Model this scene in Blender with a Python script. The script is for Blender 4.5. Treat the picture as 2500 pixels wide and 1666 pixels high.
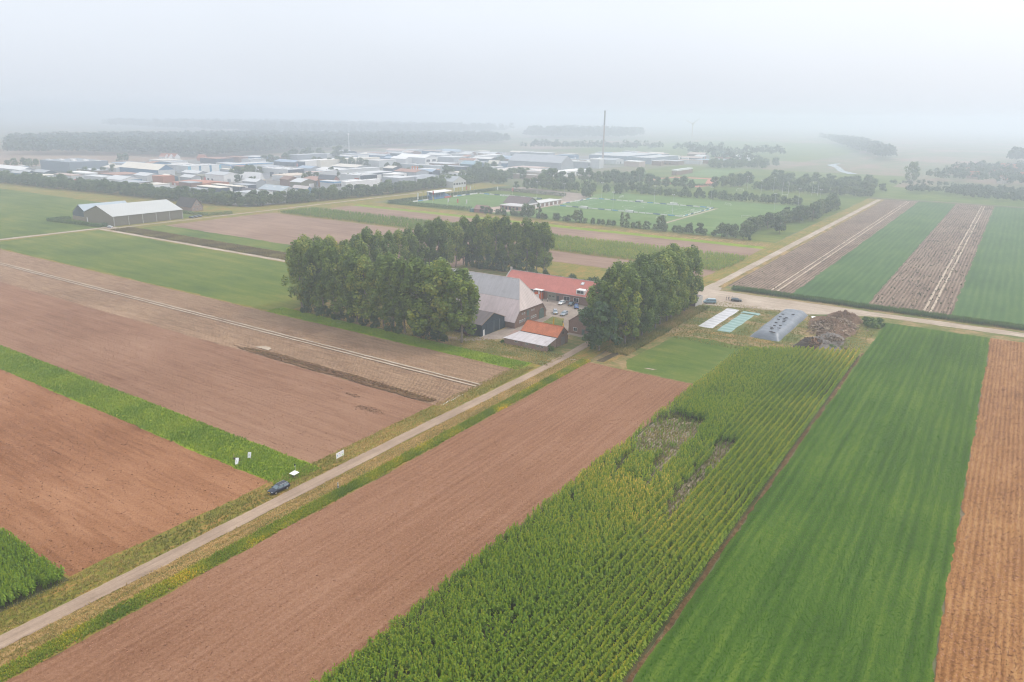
import bpy, bmesh, math, random
import numpy as np
from mathutils import Matrix, Vector

S = bpy.context.scene
for o in list(bpy.data.objects): bpy.data.objects.remove(o)
COL = S.collection
RNG = np.random.default_rng(7)
random.seed(7)

# ------------------------------------------------------------------ camera
# world: +Y runs along the farm lane, +X to the right of it, camera 75 m above the polder
CAMH = 75.0
F, CX, CY = 1796.0, 1250.0, 833.0            # focal length and centre in photo pixels (2500 x 1666)
ROT = np.array([[0.82982352, 0.17350303, -0.53036744],
                [0.55788649, -0.23670177, 0.79544638],
                [0.01247345, -0.95596494, -0.29321569]])
cd = bpy.data.cameras.new('camera'); cam = bpy.data.objects.new('camera', cd); COL.objects.link(cam)
cd.sensor_width = 36.0; cd.lens = 36.0 * F / 2500.0; cd.clip_start = 1.0; cd.clip_end = 30000.0
M = Matrix.Identity(4)
for i in range(3):
    M[i][0] = ROT[i, 0]; M[i][1] = -ROT[i, 1]; M[i][2] = -ROT[i, 2]
M[2][3] = CAMH
cam.matrix_world = M
S.camera = cam

# ------------------------------------------------------------------ sky, sun, exposure
SUN = Vector((0.30, 0.62, 0.72)).normalized()
w = bpy.data.worlds.new('World'); S.world = w; w.use_nodes = True
nt = w.node_tree; nt.nodes.clear()
N = nt.nodes.new; L = nt.links.new
out = N('ShaderNodeOutputWorld'); bg = N('ShaderNodeBackground')
sky = N('ShaderNodeTexSky'); sky.sky_type = 'NISHITA'; sky.sun_disc = False
sky.sun_elevation = math.asin(SUN.z); sky.sun_rotation = math.atan2(SUN.x, SUN.y)
sky.air_density = 1.0; sky.dust_density = 4.0; sky.ozone_density = 2.0
tc = N('ShaderNodeTexCoord'); sp = N('ShaderNodeSeparateXYZ'); L(tc.outputs['Generated'], sp.inputs[0])
def wmath(op, a, b=None, c=None, clamp=False):
    n = N('ShaderNodeMath'); n.operation = op; n.use_clamp = clamp
    for i, v in enumerate((a, b, c)):
        if v is None: continue
        if isinstance(v, (int, float)): n.inputs[i].default_value = v
        else: L(v, n.inputs[i])
    return n.outputs[0]
up = wmath('MAXIMUM', sp.outputs[2], 0.0)
cr = N('ShaderNodeValToRGB'); cr.color_ramp.interpolation = 'EASE'
cr.color_ramp.elements[0].position = 0.0; cr.color_ramp.elements[0].color = (6.55, 7.0, 7.75, 1)
cr.color_ramp.elements[1].position = 0.8; cr.color_ramp.elements[1].color = (12.4, 12.6, 13.0, 1)
e = cr.color_ramp.elements.new(0.14); e.color = (7.6, 8.05, 8.75, 1)
L(up, cr.inputs[0])
nz = N('ShaderNodeTexNoise'); nz.inputs['Scale'].default_value = 1.6; nz.inputs['Detail'].default_value = 3.0
mp = N('ShaderNodeMapping'); mp.inputs['Scale'].default_value = (1, 1, 2.5); L(tc.outputs['Generated'], mp.inputs[0]); L(mp.outputs[0], nz.inputs['Vector'])
cl = wmath('MULTIPLY_ADD', nz.outputs['Fac'], 0.20, 0.90)
vm = N('ShaderNodeVectorMath'); vm.operation = 'SCALE'; L(cr.outputs[0], vm.inputs[0]); L(cl, vm.inputs['Scale'])
dt = N('ShaderNodeVectorMath'); dt.operation = 'DOT_PRODUCT'; L(tc.outputs['Generated'], dt.inputs[0]); dt.inputs[1].default_value = SUN
gl = wmath('POWER', wmath('MAXIMUM', dt.outputs['Value'], 0.0), 5.0)
gc = N('ShaderNodeVectorMath'); gc.operation = 'SCALE'; gc.inputs[0].default_value = (4.6, 4.1, 3.5); L(gl, gc.inputs['Scale'])
ad = N('ShaderNodeVectorMath'); ad.operation = 'ADD'; L(vm.outputs[0], ad.inputs[0]); L(gc.outputs[0], ad.inputs[1])
mx = N('ShaderNodeMix'); mx.data_type = 'RGBA'; mx.inputs[0].default_value = 0.88     # thin overcast over the clear sky
L(sky.outputs[0], mx.inputs[6]); L(ad.outputs[0], mx.inputs[7])
L(mx.outputs[2], bg.inputs[0]); bg.inputs[1].default_value = 0.1
L(bg.outputs[0], out.inputs[0])
sd = bpy.data.lights.new('sun', 'SUN'); so = bpy.data.objects.new('sun', sd); COL.objects.link(so)
sd.energy = 1.5; sd.angle = math.radians(14); sd.color = (1.0, 0.95, 0.87)
so.rotation_mode = 'QUATERNION'; so.rotation_quaternion = SUN.to_track_quat('Z', 'Y'); so.location = (0, 0, 300)
S.view_settings.view_transform = 'Standard'; S.view_settings.look = 'None'
S.view_settings.gamma = 1.0; S.view_settings.use_curve_mapping = False
S.view_settings.exposure = 0.32
S.render.engine = 'CYCLES'; S.cycles.filter_width = 1.1
S.cycles.volume_bounces = 1; S.cycles.max_bounces = 5; S.cycles.transparent_max_bounces = 8

# ------------------------------------------------------------------ helpers
def ray(px, py): return ROT @ np.array([px - CX, py - CY, F])
def P(px, py, z=0.0):
    d = ray(px, py); t = (z - CAMH) / d[2]
    return np.array([d[0] * t, d[1] * t, z])
def zoomwin(x0, y0, s): return lambda x, y, z=0.0: P(x0 + x / s, y0 + y / s, z)
def solveX(px, y, z):            # X of the point (X, y, z) seen in pixel column px
    a = ROT.T; k = (px - CX)
    c0 = a[0, 1] * y + a[0, 2] * (z - CAMH); c2 = a[2, 1] * y + a[2, 2] * (z - CAMH)
    return (k * c2 - F * c0) / (F * a[0, 0] - k * a[2, 0])
def solveY(px, x, z):
    a = ROT.T; k = (px - CX)
    c0 = a[0, 0] * x + a[0, 2] * (z - CAMH); c2 = a[2, 0] * x + a[2, 2] * (z - CAMH)
    return (k * c2 - F * c0) / (F * a[0, 1] - k * a[2, 1])

def link(o, parent=None):
    COL.objects.link(o)
    if parent is not None: o.parent = parent
    return o
def tag(o, label=None, cat=None, group=None, kind=None):
    if label: o['label'] = label
    if cat: o['category'] = cat
    if group: o['group'] = group
    if kind: o['kind'] = kind
    return o
def thing(name, label, cat, loc=(0, 0, 0), rz=0.0, group=None):
    o = bpy.data.objects.new(name, None); o.empty_display_size = 0.5
    o.location = loc; o.rotation_euler = (0, 0, rz); link(o)
    return tag(o, label, cat, group)
def mesh(name, v, f, mats=None, smooth=False, tint=None, mi=None):
    me = bpy.data.meshes.new(name)
    v = np.asarray(v, dtype=np.float32)
    if isinstance(f, np.ndarray):
        n, k = f.shape
        me.vertices.add(len(v)); me.vertices.foreach_set('co', v.ravel())
        me.loops.add(n * k); me.loops.foreach_set('vertex_index', f.astype(np.int32).ravel())
        me.polygons.add(n); me.polygons.foreach_set('loop_start', np.arange(0, n * k, k, dtype=np.int32))
        me.polygons.foreach_set('loop_total', np.full(n, k, dtype=np.int32))
        me.update(calc_edges=True)
    else:
        me.from_pydata(v.tolist(), [], [tuple(q) for q in f]); me.update()
    if mats is not None:
        for m in (mats if isinstance(mats, (list, tuple)) else [mats]): me.materials.append(m)
    if mi is not None: me.polygons.foreach_set('material_index', np.asarray(mi, dtype=np.int32))
    if smooth: me.polygons.foreach_set('use_smooth', np.ones(len(me.polygons), dtype=bool))
    if tint is not None:
        a = me.attributes.new('tint', 'FLOAT', 'POINT'); a.data.foreach_set('value', np.asarray(tint, dtype=np.float32))
    return me
def obj(name, me, parent=None, loc=None):
    o = bpy.data.objects.new(name, me)
    if loc is not None: o.location = loc
    return link(o, parent)
class MB:                         # collects boxes and polygons into one mesh
    def __init__(s): s.v = []; s.f = []
    def add(s, v, f):
        n = len(s.v); s.v += [tuple(map(float, q)) for q in v]; s.f += [tuple(i + n for i in q) for q in f]; return s
    def box(s, x0, x1, y0, y1, z0, z1):
        return s.add([(x0,y0,z0),(x1,y0,z0),(x1,y1,z0),(x0,y1,z0),(x0,y0,z1),(x1,y0,z1),(x1,y1,z1),(x0,y1,z1)],
                     [(0,3,2,1),(4,5,6,7),(0,1,5,4),(1,2,6,5),(2,3,7,6),(3,0,4,7)])
    def slab(s, q, t):            # thin plate below a planar quad/polygon, thickness t along -normal
        q = [Vector(p) for p in q]; n = (q[1]-q[0]).cross(q[-1]-q[0]).normalized()*t; k = len(q)
        return s.add(q+[p-n for p in q], [tuple(range(k)), tuple(range(2*k-1, k-1, -1))]+[(i, k+i, k+(i+1)%k, (i+1)%k) for i in range(k)])
    def tube(s, a, b, r0, r1=None, n=6, caps=True):
        a = Vector(a); b = Vector(b); r1 = r0 if r1 is None else r1
        d = (b-a).normalized(); u = d.orthogonal().normalized(); w_ = d.cross(u)
        v = []
        for p, r in ((a, r0), (b, r1)):
            for i in range(n):
                t = 2*math.pi*i/n; v.append(p+(u*math.cos(t)+w_*math.sin(t))*r)
        f = [(i, (i+1)%n, n+(i+1)%n, n+i) for i in range(n)]
        if caps: f += [tuple(range(n-1, -1, -1)), tuple(range(n, 2*n))]
        return s.add(v, f)
    def prism(s, prof, axis, a0, a1):   # profile polygon of (u, z), extruded along 'x' or 'y'
        k = len(prof); v = []
        for a in (a0, a1):
            for u, z in prof: v.append((a, u, z) if axis == 'x' else (u, a, z))
        f = [tuple(range(k)), tuple(range(2*k-1, k-1, -1))]+[(i, k+i, k+(i+1)%k, (i+1)%k) for i in range(k)]
        return s.add(v, f)
    def build(s, name, m, parent=None, smooth=False):
        me = mesh(name, np.array(s.v), s.f, m, smooth)
        bm = bmesh.new(); bm.from_mesh(me); bmesh.ops.recalc_face_normals(bm, faces=bm.faces); bm.to_mesh(me); bm.free()
        return obj(name, me, parent)
def copy_tree(o, parent=None):
    c = o.copy(); COL.objects.link(c); c.parent = parent
    for ch in o.children: copy_tree(ch, c)
    return c

# ------------------------------------------------------------------ materials
class NT:
    def __init__(s, name):
        s.m = bpy.data.materials.new(name); s.m.use_nodes = True; s.t = s.m.node_tree; s.t.nodes.clear()
        s.out = s.n('ShaderNodeOutputMaterial')
    def n(s, ty, **kw):
        nd = s.t.nodes.new(ty)
        for k, v in kw.items(): setattr(nd, k, v)
        return nd
    def l(s, a, b): s.t.links.new(a, b)
    def math(s, op, a, b=None, c=None, clamp=False):
        n = s.n('ShaderNodeMath', operation=op, use_clamp=clamp)
        for i, v in enumerate((a, b, c)):
            if v is None: continue
            if isinstance(v, (int, float)): n.inputs[i].default_value = v
            else: s.l(v, n.inputs[i])
        return n.outputs[0]
    def noise(s, vec, scale, detail=4, rough=0.6, sc=None):
        if sc is not None:
            mp = s.n('ShaderNodeVectorMath', operation='MULTIPLY'); s.l(vec, mp.inputs[0]); mp.inputs[1].default_value = sc; vec = mp.outputs[0]
        t = s.n('ShaderNodeTexNoise'); s.l(vec, t.inputs['Vector'])
        t.inputs['Scale'].default_value = scale; t.inputs['Detail'].default_value = detail; t.inputs['Roughness'].default_value = rough
        return t.outputs['Fac']
    def ramp(s, fac, stops):
        r = s.n('ShaderNodeValToRGB'); el = r.color_ramp.elements
        while len(el) > 1: el.remove(el[-1])
        el[0].position = stops[0][0]; el[0].color = (*stops[0][1], 1)
        for p, c in stops[1:]:
            q = el.new(p); q.color = (*c, 1)
        s.l(fac, r.inputs[0]); return r.outputs[0]
    def mix(s, fac, a, b):
        m = s.n('ShaderNodeMix', data_type='RGBA')
        for i, v in ((0, fac), (6, a), (7, b)):
            if isinstance(v, (int, float)): m.inputs[i].default_value = v
            elif isinstance(v, tuple): m.inputs[i].default_value = (*v, 1)
            else: s.l(v, m.inputs[i])
        return m.outputs[2]
    def finish(s, col, rough=0.9, bump=None, bd=0.1, metal=0.0, spec=0.3, transl=0.0):
        b = s.n('ShaderNodeBsdfPrincipled')
        if isinstance(col, tuple): b.inputs['Base Color'].default_value = (*col, 1)
        else: s.l(col, b.inputs['Base Color'])
        if isinstance(rough, (int, float)): b.inputs['Roughness'].default_value = rough
        else: s.l(rough, b.inputs['Roughness'])
        b.inputs['Metallic'].default_value = metal; b.inputs['Specular IOR Level'].default_value = spec
        if bump is not None:
            bp = s.n('ShaderNodeBump'); bp.inputs['Strength'].default_value = 1.0; bp.inputs['Distance'].default_value = bd
            s.l(bump, bp.inputs['Height']); s.l(bp.outputs[0], b.inputs['Normal'])
        sh = b.outputs[0]
        if transl:
            tr = s.n('ShaderNodeBsdfTranslucent')
            if isinstance(col, tuple): tr.inputs[0].default_value = (*col, 1)
            else: s.l(col, tr.inputs[0])
            ms = s.n('ShaderNodeMixShader'); ms.inputs[0].default_value = transl
            s.l(sh, ms.inputs[1]); s.l(tr.outputs[0], ms.inputs[2]); sh = ms.outputs[0]
        s.l(sh, s.out.inputs[0]); return s.m

def fieldmat(name, stops, big=0.03, streak=None, fine=1.6, wts=(1, 1, 1), rows=None, bd=0.12, spots=None, grain=0.0):
    """soil / grass / crop ground: patches + streaks along the working direction + fine grain (+ drill rows)"""
    t = NT(name); g = t.n('ShaderNodeNewGeometry').outputs['Position']
    n1 = t.noise(g, big, 5, 0.6)
    n2 = t.noise(g, 1.0, 4, 0.65, streak or (0.3, 0.3, 0.3))
    n3 = t.noise(g, fine, 4, 0.75)
    s_ = sum(wts)
    val = t.math('ADD', t.math('MULTIPLY', n1, wts[0]/s_), t.math('MULTIPLY', n2, wts[1]/s_))
    val = t.math('ADD', val, t.math('MULTIPLY', n3, wts[2]/s_))
    hgt = n3
    if rows:
        ax, per, amt = rows
        sx = t.n('ShaderNodeSeparateXYZ'); t.l(g, sx.inputs[0])
        wob = t.math('MULTIPLY', t.noise(g, 0.03, 2), per*0.35)
        sn = t.math('SINE', t.math('MULTIPLY', t.math('ADD', sx.outputs['xyz'.index(ax)], wob), 2*math.pi/per))
        amp = t.math('MULTIPLY', t.noise(g, 1.0, 3, 0.6, (0.5, 0.05, 1) if ax == 'x' else (0.05, 0.5, 1)), 2.0*amt)
        val = t.math('ADD', val, t.math('MULTIPLY', sn, amp))
        hgt = t.math('ADD', n3, t.math('MULTIPLY', sn, min(0.25, amt*2.0)))
    val = t.math('MULTIPLY_ADD', t.math('SUBTRACT', val, 0.5), 2.9, 0.5)
    col = t.ramp(val, stops)
    if grain:
        gn = t.noise(g, 5.0, 2, 0.8)
        col = t.mix(t.math('MULTIPLY', t.math('GREATER_THAN', gn, 0.62), grain), col, tuple(x*0.45 for x in stops[0][1]))
    if spots:
        c, thr, sc, st = spots
        sn_ = t.noise(g, sc, 5, 0.7, st)
        f = t.math('MULTIPLY', t.math('SUBTRACT', sn_, thr, clamp=True), 9.0, clamp=True)
        col = t.mix(f, col, c)
    return t.finish(col, 0.95, hgt, bd, spec=0.1)

_cm = {}
def paint(c, rough=0.7, var=0.12, sc=0.4, metal=0.0, spec=0.3, st=(1, 1, 1)):
    """plain coloured surface with weathering variation"""
    k = (tuple(c), rough, var, sc, metal, spec, st)
    if k in _cm: return _cm[k]
    t = NT('paint_%d' % len(_cm)); g = t.n('ShaderNodeNewGeometry').outputs['Position']
    n = t.noise(g, sc, 5, 0.65, st); n2 = t.noise(g, sc*6, 3, 0.6)
    v = t.math('MULTIPLY_ADD', t.math('ADD', n, t.math('MULTIPLY', n2, 0.5)), 1.0, -0.25)
    lo = tuple(x*(1-2*var) for x in c); hi = tuple(min(1, x*(1+var)) for x in c)
    m = t.finish(t.ramp(v, [(0.25, lo), (0.75, hi)]), rough, metal=metal, spec=spec)
    _cm[k] = m; return m
def leafmat(name, stops, rough=0.6, transl=0.3, nscale=0.15):
    t = NT(name); a = t.n('ShaderNodeAttribute', attribute_name='tint'); g = t.n('ShaderNodeNewGeometry').outputs['Position']
    oi = t.n('ShaderNodeObjectInfo').outputs['Random']
    v = t.math('ADD', t.math('MULTIPLY', a.outputs['Fac'], 0.75), t.math('MULTIPLY', t.noise(g, nscale, 3), 0.4))
    v = t.math('ADD', v, t.math('MULTIPLY_ADD', oi, 0.42, -0.28))
    return t.finish(t.ramp(v, stops), rough, spec=0.25, transl=transl)
def glassmat(name, c=(0.03, 0.04, 0.05)):
    t = NT(name); return t.finish(c, 0.08, spec=0.6)
def brickmat(name, c1, c2, mortar, sc=1.0):
    t = NT(name); g = t.n('ShaderNodeNewGeometry').outputs['Position']
    sx = t.n('ShaderNodeSeparateXYZ'); t.l(g, sx.inputs[0]); cb = t.n('ShaderNodeCombineXYZ')
    t.l(t.math('ADD', sx.outputs[0], sx.outputs[1]), cb.inputs[0]); t.l(sx.outputs[2], cb.inputs[1])
    b = t.n('ShaderNodeTexBrick'); t.l(cb.outputs[0], b.inputs['Vector'])
    b.inputs['Color1'].default_value = (*c1, 1); b.inputs['Color2'].default_value = (*c2, 1); b.inputs['Mortar'].default_value = (*mortar, 1)
    b.inputs['Scale'].default_value = sc; b.inputs['Mortar Size'].default_value = 0.012
    b.inputs['Brick Width'].default_value = 0.22; b.inputs['Row Height'].default_value = 0.07
    n = t.noise(g, 0.6, 5, 0.65)
    col = t.mix(t.math('MULTIPLY', n, 0.55), b.outputs[0], tuple(x*0.55 for x in c1))
    return t.finish(col, 0.9, spec=0.15)

MAT = {}
# ------------------------------------------------------------------ field materials
br = lambda r, g, b, k=1.0: (r*k, g*k, b*k)
MAT['soil_e'] = fieldmat('tilled_soil_red', [(0.15, (0.175, 0.078, 0.040)), (0.5, (0.248, 0.124, 0.070)), (0.85, (0.315, 0.172, 0.106))], 0.025, (0.9, 0.035, 1), 2.6, (0.6, 0.9, 1.3), bd=0.16, rows=('x', 1.3, 0.014), grain=0.25)
MAT['soil_w'] = fieldmat('cultivated_soil', [(0.15, (0.150, 0.068, 0.036)), (0.5, (0.248, 0.132, 0.080)), (0.85, (0.323, 0.190, 0.122))], 0.018, (0.04, 0.5, 1), 2.2, (1.2, 1.1, 1.2), bd=0.16, grain=0.28, rows=('y', 1.4, 0.010),
                         spots=((0.085, 0.034, 0.016), 0.63, 0.5, (0.5, 1.8, 1)))
MAT['soil_w2'] = fieldmat('rough_cultivated_soil', [(0.15, (0.159, 0.060, 0.022)), (0.5, (0.272, 0.123, 0.058)), (0.85, (0.371, 0.189, 0.100))], 0.022, (0.05, 0.45, 1), 2.0, (1.5, 1.1, 1.2), bd=0.18, grain=0.3, rows=('y', 1.6, 0.010),
                         spots=((0.070, 0.028, 0.014), 0.63, 0.6, (0.6, 1.4, 1)))
MAT['stubble'] = fieldmat('ridged_stubble', [(0.15, (0.126, 0.069, 0.038)), (0.5, (0.253, 0.156, 0.095)), (0.85, (0.418, 0.284, 0.180))], 0.03, (0.10, 0.8, 1), 2.0, (0.5, 0.8, 1.3), rows=('y', 0.75, 0.07), bd=0.15, grain=0.5)
MAT['ridged_n'] = fieldmat('ridged_field_north', [(0.15, (0.089, 0.055, 0.039)), (0.5, (0.174, 0.119, 0.084)), (0.85, (0.268, 0.197, 0.146))], 0.03, (0.8, 0.08, 1), 1.2, (0.7, 0.8, 1.0), rows=('x', 1.5, 0.075), bd=0.15,
                         spots=((0.045, 0.060, 0.025), 0.60, 0.16, (1.0, 2.2, 1)))
MAT['soil_orange'] = fieldmat('harvested_orange_soil', [(0.15, (0.171, 0.071, 0.023)), (0.5, (0.294, 0.136, 0.049)), (0.85, (0.391, 0.212, 0.087))], 0.05, (0.6, 0.10, 1), 1.8, (0.8, 1.0, 1.2), rows=('x', 1.0, 0.05), bd=0.16, grain=0.6)
MAT['soil_pink'] = fieldmat('dry_pale_soil', [(0.15, (0.179, 0.107, 0.076)), (0.5, (0.247, 0.158, 0.114)), (0.85, (0.315, 0.209, 0.152))], 0.02, (0.03, 0.25, 1), 0.8, (1, 1, 0.5), bd=0.1)
MAT['green_e'] = fieldmat('young_green_crop', [(0.15, (0.029, 0.068, 0.007)), (0.5, (0.053, 0.110, 0.011)), (0.85, (0.104, 0.160, 0.020))], 0.03, (0.5, 0.02, 1), 2.5, (0.6, 0.9, 0.8), rows=('x', 1.9, 0.04), bd=0.10)
MAT['green_n'] = fieldmat('distant_green_crop', [(0.15, (0.036, 0.081, 0.023)), (0.5, (0.054, 0.114, 0.032)), (0.85, (0.090, 0.147, 0.044))], 0.02, (0.5, 0.03, 1), 0.8, (1, 1, 0.6), rows=('x', 3.0, 0.04), bd=0.1)
MAT['green_w'] = fieldmat('meadow_green', [(0.15, (0.047, 0.088, 0.011)), (0.5, (0.094, 0.135, 0.019)), (0.85, (0.175, 0.177, 0.035))], 0.018, (0.03, 0.18, 1), 0.9, (1.2, 1.0, 0.6), bd=0.1)
MAT['bright_grass'] = fieldmat('lush_grass', [(0.15, (0.085, 0.155, 0.006)), (0.5, (0.173, 0.246, 0.010)), (0.85, (0.318, 0.337, 0.021))], 0.08, (0.12, 0.6, 1), 2.0, (0.8, 1, 1), bd=0.15)
MAT['dry_grass'] = fieldmat('dry_verge', [(0.12, (0.077, 0.090, 0.016)), (0.4, (0.165, 0.135, 0.036)), (0.62, (0.297, 0.190, 0.072)), (0.9, (0.418, 0.270, 0.126))], 0.12, (0.9, 0.10, 1), 1.4, (0.7, 1.3, 0.8), bd=0.14)
MAT['verge_green'] = fieldmat('verge_grass', [(0.15, (0.094, 0.112, 0.013)), (0.5, (0.188, 0.169, 0.030)), (0.8, (0.329, 0.175, 0.056)), (0.95, (0.423, 0.206, 0.085))], 0.10, (0.8, 0.14, 1), 1.4, (0.8, 1.0, 1), bd=0.14)
MAT['yard_grass'] = fieldmat('yard_rough_grass', [(0.15, (0.066, 0.099, 0.022)), (0.45, (0.132, 0.143, 0.040)), (0.65, (0.259, 0.182, 0.083)), (0.9, (0.341, 0.242, 0.143))], 0.07, (0.10, 0.35, 1), 0.9, (1.2, 1.0, 0.7), bd=0.12)
MAT['lawn'] = fieldmat('mown_lawn', [(0.15, (0.057, 0.106, 0.016)), (0.5, (0.093, 0.137, 0.022)), (0.85, (0.164, 0.175, 0.040))], 0.06, (0.08, 0.3, 1), 1.2, (1, 1, 0.6), bd=0.08)
MAT['sport'] = fieldmat('sports_turf', [(0.15, (0.082, 0.145, 0.039)), (0.5, (0.107, 0.177, 0.049)), (0.85, (0.145, 0.208, 0.068))], 0.03, (0.03, 0.15, 1), 0.5, (1, 1, 0.4), bd=0.05)
MAT['pitch'] = fieldmat('artificial_pitch', [(0.15, (0.072, 0.147, 0.045)), (0.5, (0.096, 0.180, 0.057)), (0.85, (0.126, 0.209, 0.070))], 0.03, (0.03, 0.10, 1), 0.5, (0.7, 1, 0.4), bd=0.03)
MAT['farland'] = fieldmat('far_farmland', [(0.15, (0.095, 0.117, 0.056)), (0.45, (0.139, 0.146, 0.075)), (0.62, (0.215, 0.161, 0.112)), (0.85, (0.290, 0.175, 0.156))], 0.004, (0.02, 0.006, 1), 0.05, (1.4, 1.0, 0.5), bd=0.05)
MAT['farbrown'] = fieldmat('far_ploughland', [(0.15, (0.200, 0.140, 0.100)), (0.5, (0.260, 0.185, 0.135)), (0.85, (0.310, 0.225, 0.165))], 0.01, (0.02, 0.05, 1), 0.3, (1, 1, 0.5), bd=0.05)
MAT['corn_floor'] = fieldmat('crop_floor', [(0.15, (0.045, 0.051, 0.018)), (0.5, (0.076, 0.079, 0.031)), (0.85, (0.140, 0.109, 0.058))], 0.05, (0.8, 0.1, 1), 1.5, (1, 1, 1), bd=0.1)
MAT['bare_patch'] = fieldmat('bare_dry_patch', [(0.15, (0.110, 0.085, 0.045)), (0.5, (0.200, 0.160, 0.105)), (0.85, (0.330, 0.275, 0.195))], 0.2, (1.3, 0.2, 1), 1.8, (0.6, 1.2, 1), bd=0.1, rows=('x', 0.75, 0.06))
MAT['asphalt'] = fieldmat('worn_lane_asphalt', [(0.15, (0.230, 0.165, 0.121)), (0.5, (0.306, 0.224, 0.168)), (0.85, (0.401, 0.297, 0.219))], 0.15, (1.2, 0.06, 1), 2.5, (0.8, 1.2, 0.8), bd=0.02)
MAT['dirt_road'] = fieldmat('pale_dirt_road', [(0.15, (0.270, 0.205, 0.150)), (0.5, (0.380, 0.305, 0.240)), (0.85, (0.500, 0.420, 0.345))], 0.08, (0.08, 0.7, 1), 1.2, (1, 1.1, 0.7), bd=0.04)
MAT['dirt_road_y'] = fieldmat('pale_concrete_lane', [(0.15, (0.270, 0.205, 0.150)), (0.5, (0.370, 0.300, 0.240)), (0.85, (0.480, 0.405, 0.335))], 0.08, (0.9, 0.05, 1), 1.2, (1, 1.1, 0.7), bd=0.04)
MAT['wheeltrack'] = fieldmat('compacted_wheel_track', [(0.15, (0.310, 0.235, 0.170)), (0.5, (0.420, 0.340, 0.260)), (0.85, (0.520, 0.435, 0.350))], 0.2, (0.3, 0.3, 1), 1.5, (1, 1, 1), bd=0.04)
MAT['paving'] = fieldmat('yard_paving', [(0.15, (0.200, 0.160, 0.135)), (0.5, (0.270, 0.220, 0.185)), (0.85, (0.350, 0.290, 0.245))], 0.07, (0.3, 0.3, 1), 1.2, (1.2, 1, 0.7), bd=0.03)
MAT['estate_ground'] = fieldmat('industrial_yard_ground', [(0.15, (0.085, 0.110, 0.065)), (0.5, (0.175, 0.170, 0.155)), (0.85, (0.280, 0.262, 0.245))], 0.012, (0.03, 0.03, 1), 0.2, (1.3, 1, 0.4), bd=0.03)
MAT['weedy'] = fieldmat('weedy_dark_strip', [(0.15, (0.093, 0.085, 0.051)), (0.5, (0.178, 0.153, 0.102)), (0.85, (0.272, 0.221, 0.162))], 0.06, (0.1, 0.4, 1), 1.0, (1, 1, 1), bd=0.2)
MAT['wet_soil'] = fieldmat('damp_dark_soil', [(0.15, (0.068, 0.035, 0.014)), (0.5, (0.135, 0.075, 0.034)), (0.85, (0.255, 0.160, 0.087))], 0.2, (0.15, 0.6, 1), 1.8, (0.8, 1, 1.3), bd=0.2, grain=0.5)
MAT['redtrack'] = fieldmat('red_running_track', [(0.15, (0.400, 0.150, 0.110)), (0.85, (0.480, 0.200, 0.150))], 0.05, bd=0.01)
MAT['ditch'] = fieldmat('ditch_mud', [(0.15, (0.040, 0.034, 0.020)), (0.5, (0.075, 0.060, 0.036)), (0.85, (0.140, 0.105, 0.062))], 0.2, (0.8, 0.2, 1), 1.5, bd=0.1)

# ------------------------------------------------------------------ ground and fields (sheets each a few mm above the one below)
_z = [0.0]; SHEETS = []
def gz(x, y):                     # height of the topmost ground sheet at a point
    z = 0.0
    for pts, zz in SHEETS:
        if zz > z and pts[:, 0].min() <= x <= pts[:, 0].max() and pts[:, 1].min() <= y <= pts[:, 1].max() and inpoly(np.array([x]), np.array([y]), pts)[0]: z = zz
    return z
def inpoly(x, y, poly):
    c = np.zeros(len(x), bool); k = len(poly); j = k-1
    for i in range(k):
        xi, yi = poly[i]; xj, yj = poly[j]
        c ^= ((yi > y) != (yj > y)) & (x < (xj-xi)*(y-yi)/(yj-yi+1e-12)+xi); j = i
    return c
def jag(poly, step, amp, rng):
    o = []
    k = len(poly)
    for i in range(k):
        a = np.array(poly[i], float); b = np.array(poly[(i+1) % k], float)
        d = b-a; ln = np.linalg.norm(d); n = max(1, int(ln/step)); nrm = np.array([-d[1], d[0]])/max(ln, 1e-6)
        ph = rng.uniform(0, 6.28, 3)
        for j in range(n):
            t = j/n; s = ln*t
            off = 0 if j == 0 else amp*(0.5*math.sin(s*0.11+ph[0])+0.4*math.sin(s*0.37+ph[1])+rng.normal(0, 0.35))
            o.append(a+d*t+nrm*off)
    return np.array(o)
def sheet(name, poly, m, z=None, step=3.0, amp=0.25, parent=None, kind='structure'):
    if z is None: _z[0] += 0.004; z = _z[0]
    pts = jag(poly, step, amp, RNG) if amp > 0 else np.array(poly, float)
    v = np.c_[pts, np.full(len(pts), z)]
    me = mesh(name, v, [tuple(range(len(v)))], m)
    if me.polygons[0].normal.z < 0: me.flip_normals()
    bm = bmesh.new(); bm.from_mesh(me); bmesh.ops.triangulate(bm, faces=bm.faces); bm.to_mesh(me); bm.free()
    o = obj(name, me, parent)
    SHEETS.append((pts, z))
    if parent is None: o['kind'] = kind
    return o
def R4(x0, x1, y0, y1): return [(x0, y0), (x1, y0), (x1, y1), (x0, y1)]
def field(name, x0, x1, y0, y1, m, **k): return sheet(name, R4(x0, x1, y0, y1), MAT[m], **k)

v = np.array([(-9000, -600, 0), (9000, -600, 0), (9000, 14000, 0), (-9000, 14000, 0)], float)
g0 = obj('ground', mesh('ground', v, [(0, 1, 2, 3)], MAT['farland'])); g0['kind'] = 'structure'

# far land
field('far_field', -1600, -1060, 430, 760, 'farbrown', step=40, amp=4)
field('far_field', -330, 40, 1050, 2300, 'farland', step=40, amp=6)
field('far_field', -900, -330, 1450, 2600, 'green_w', step=40, amp=6)
field('meadow', -132, 60, 834, 985, 'lawn', step=8, amp=1.5)
field('industrial_estate_ground', -1120, -522, 388, 1330, 'estate_ground', step=30, amp=3)
field('sports_grounds', -460, -120, 470, 1180, 'green_w', step=20, amp=1)
field('dike_grass', -900, -486, 326, 386, 'verge_green', step=10, amp=1)
field('dike_grass', -521, -470, 326, 700, 'verge_green', step=10, amp=1)
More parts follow.
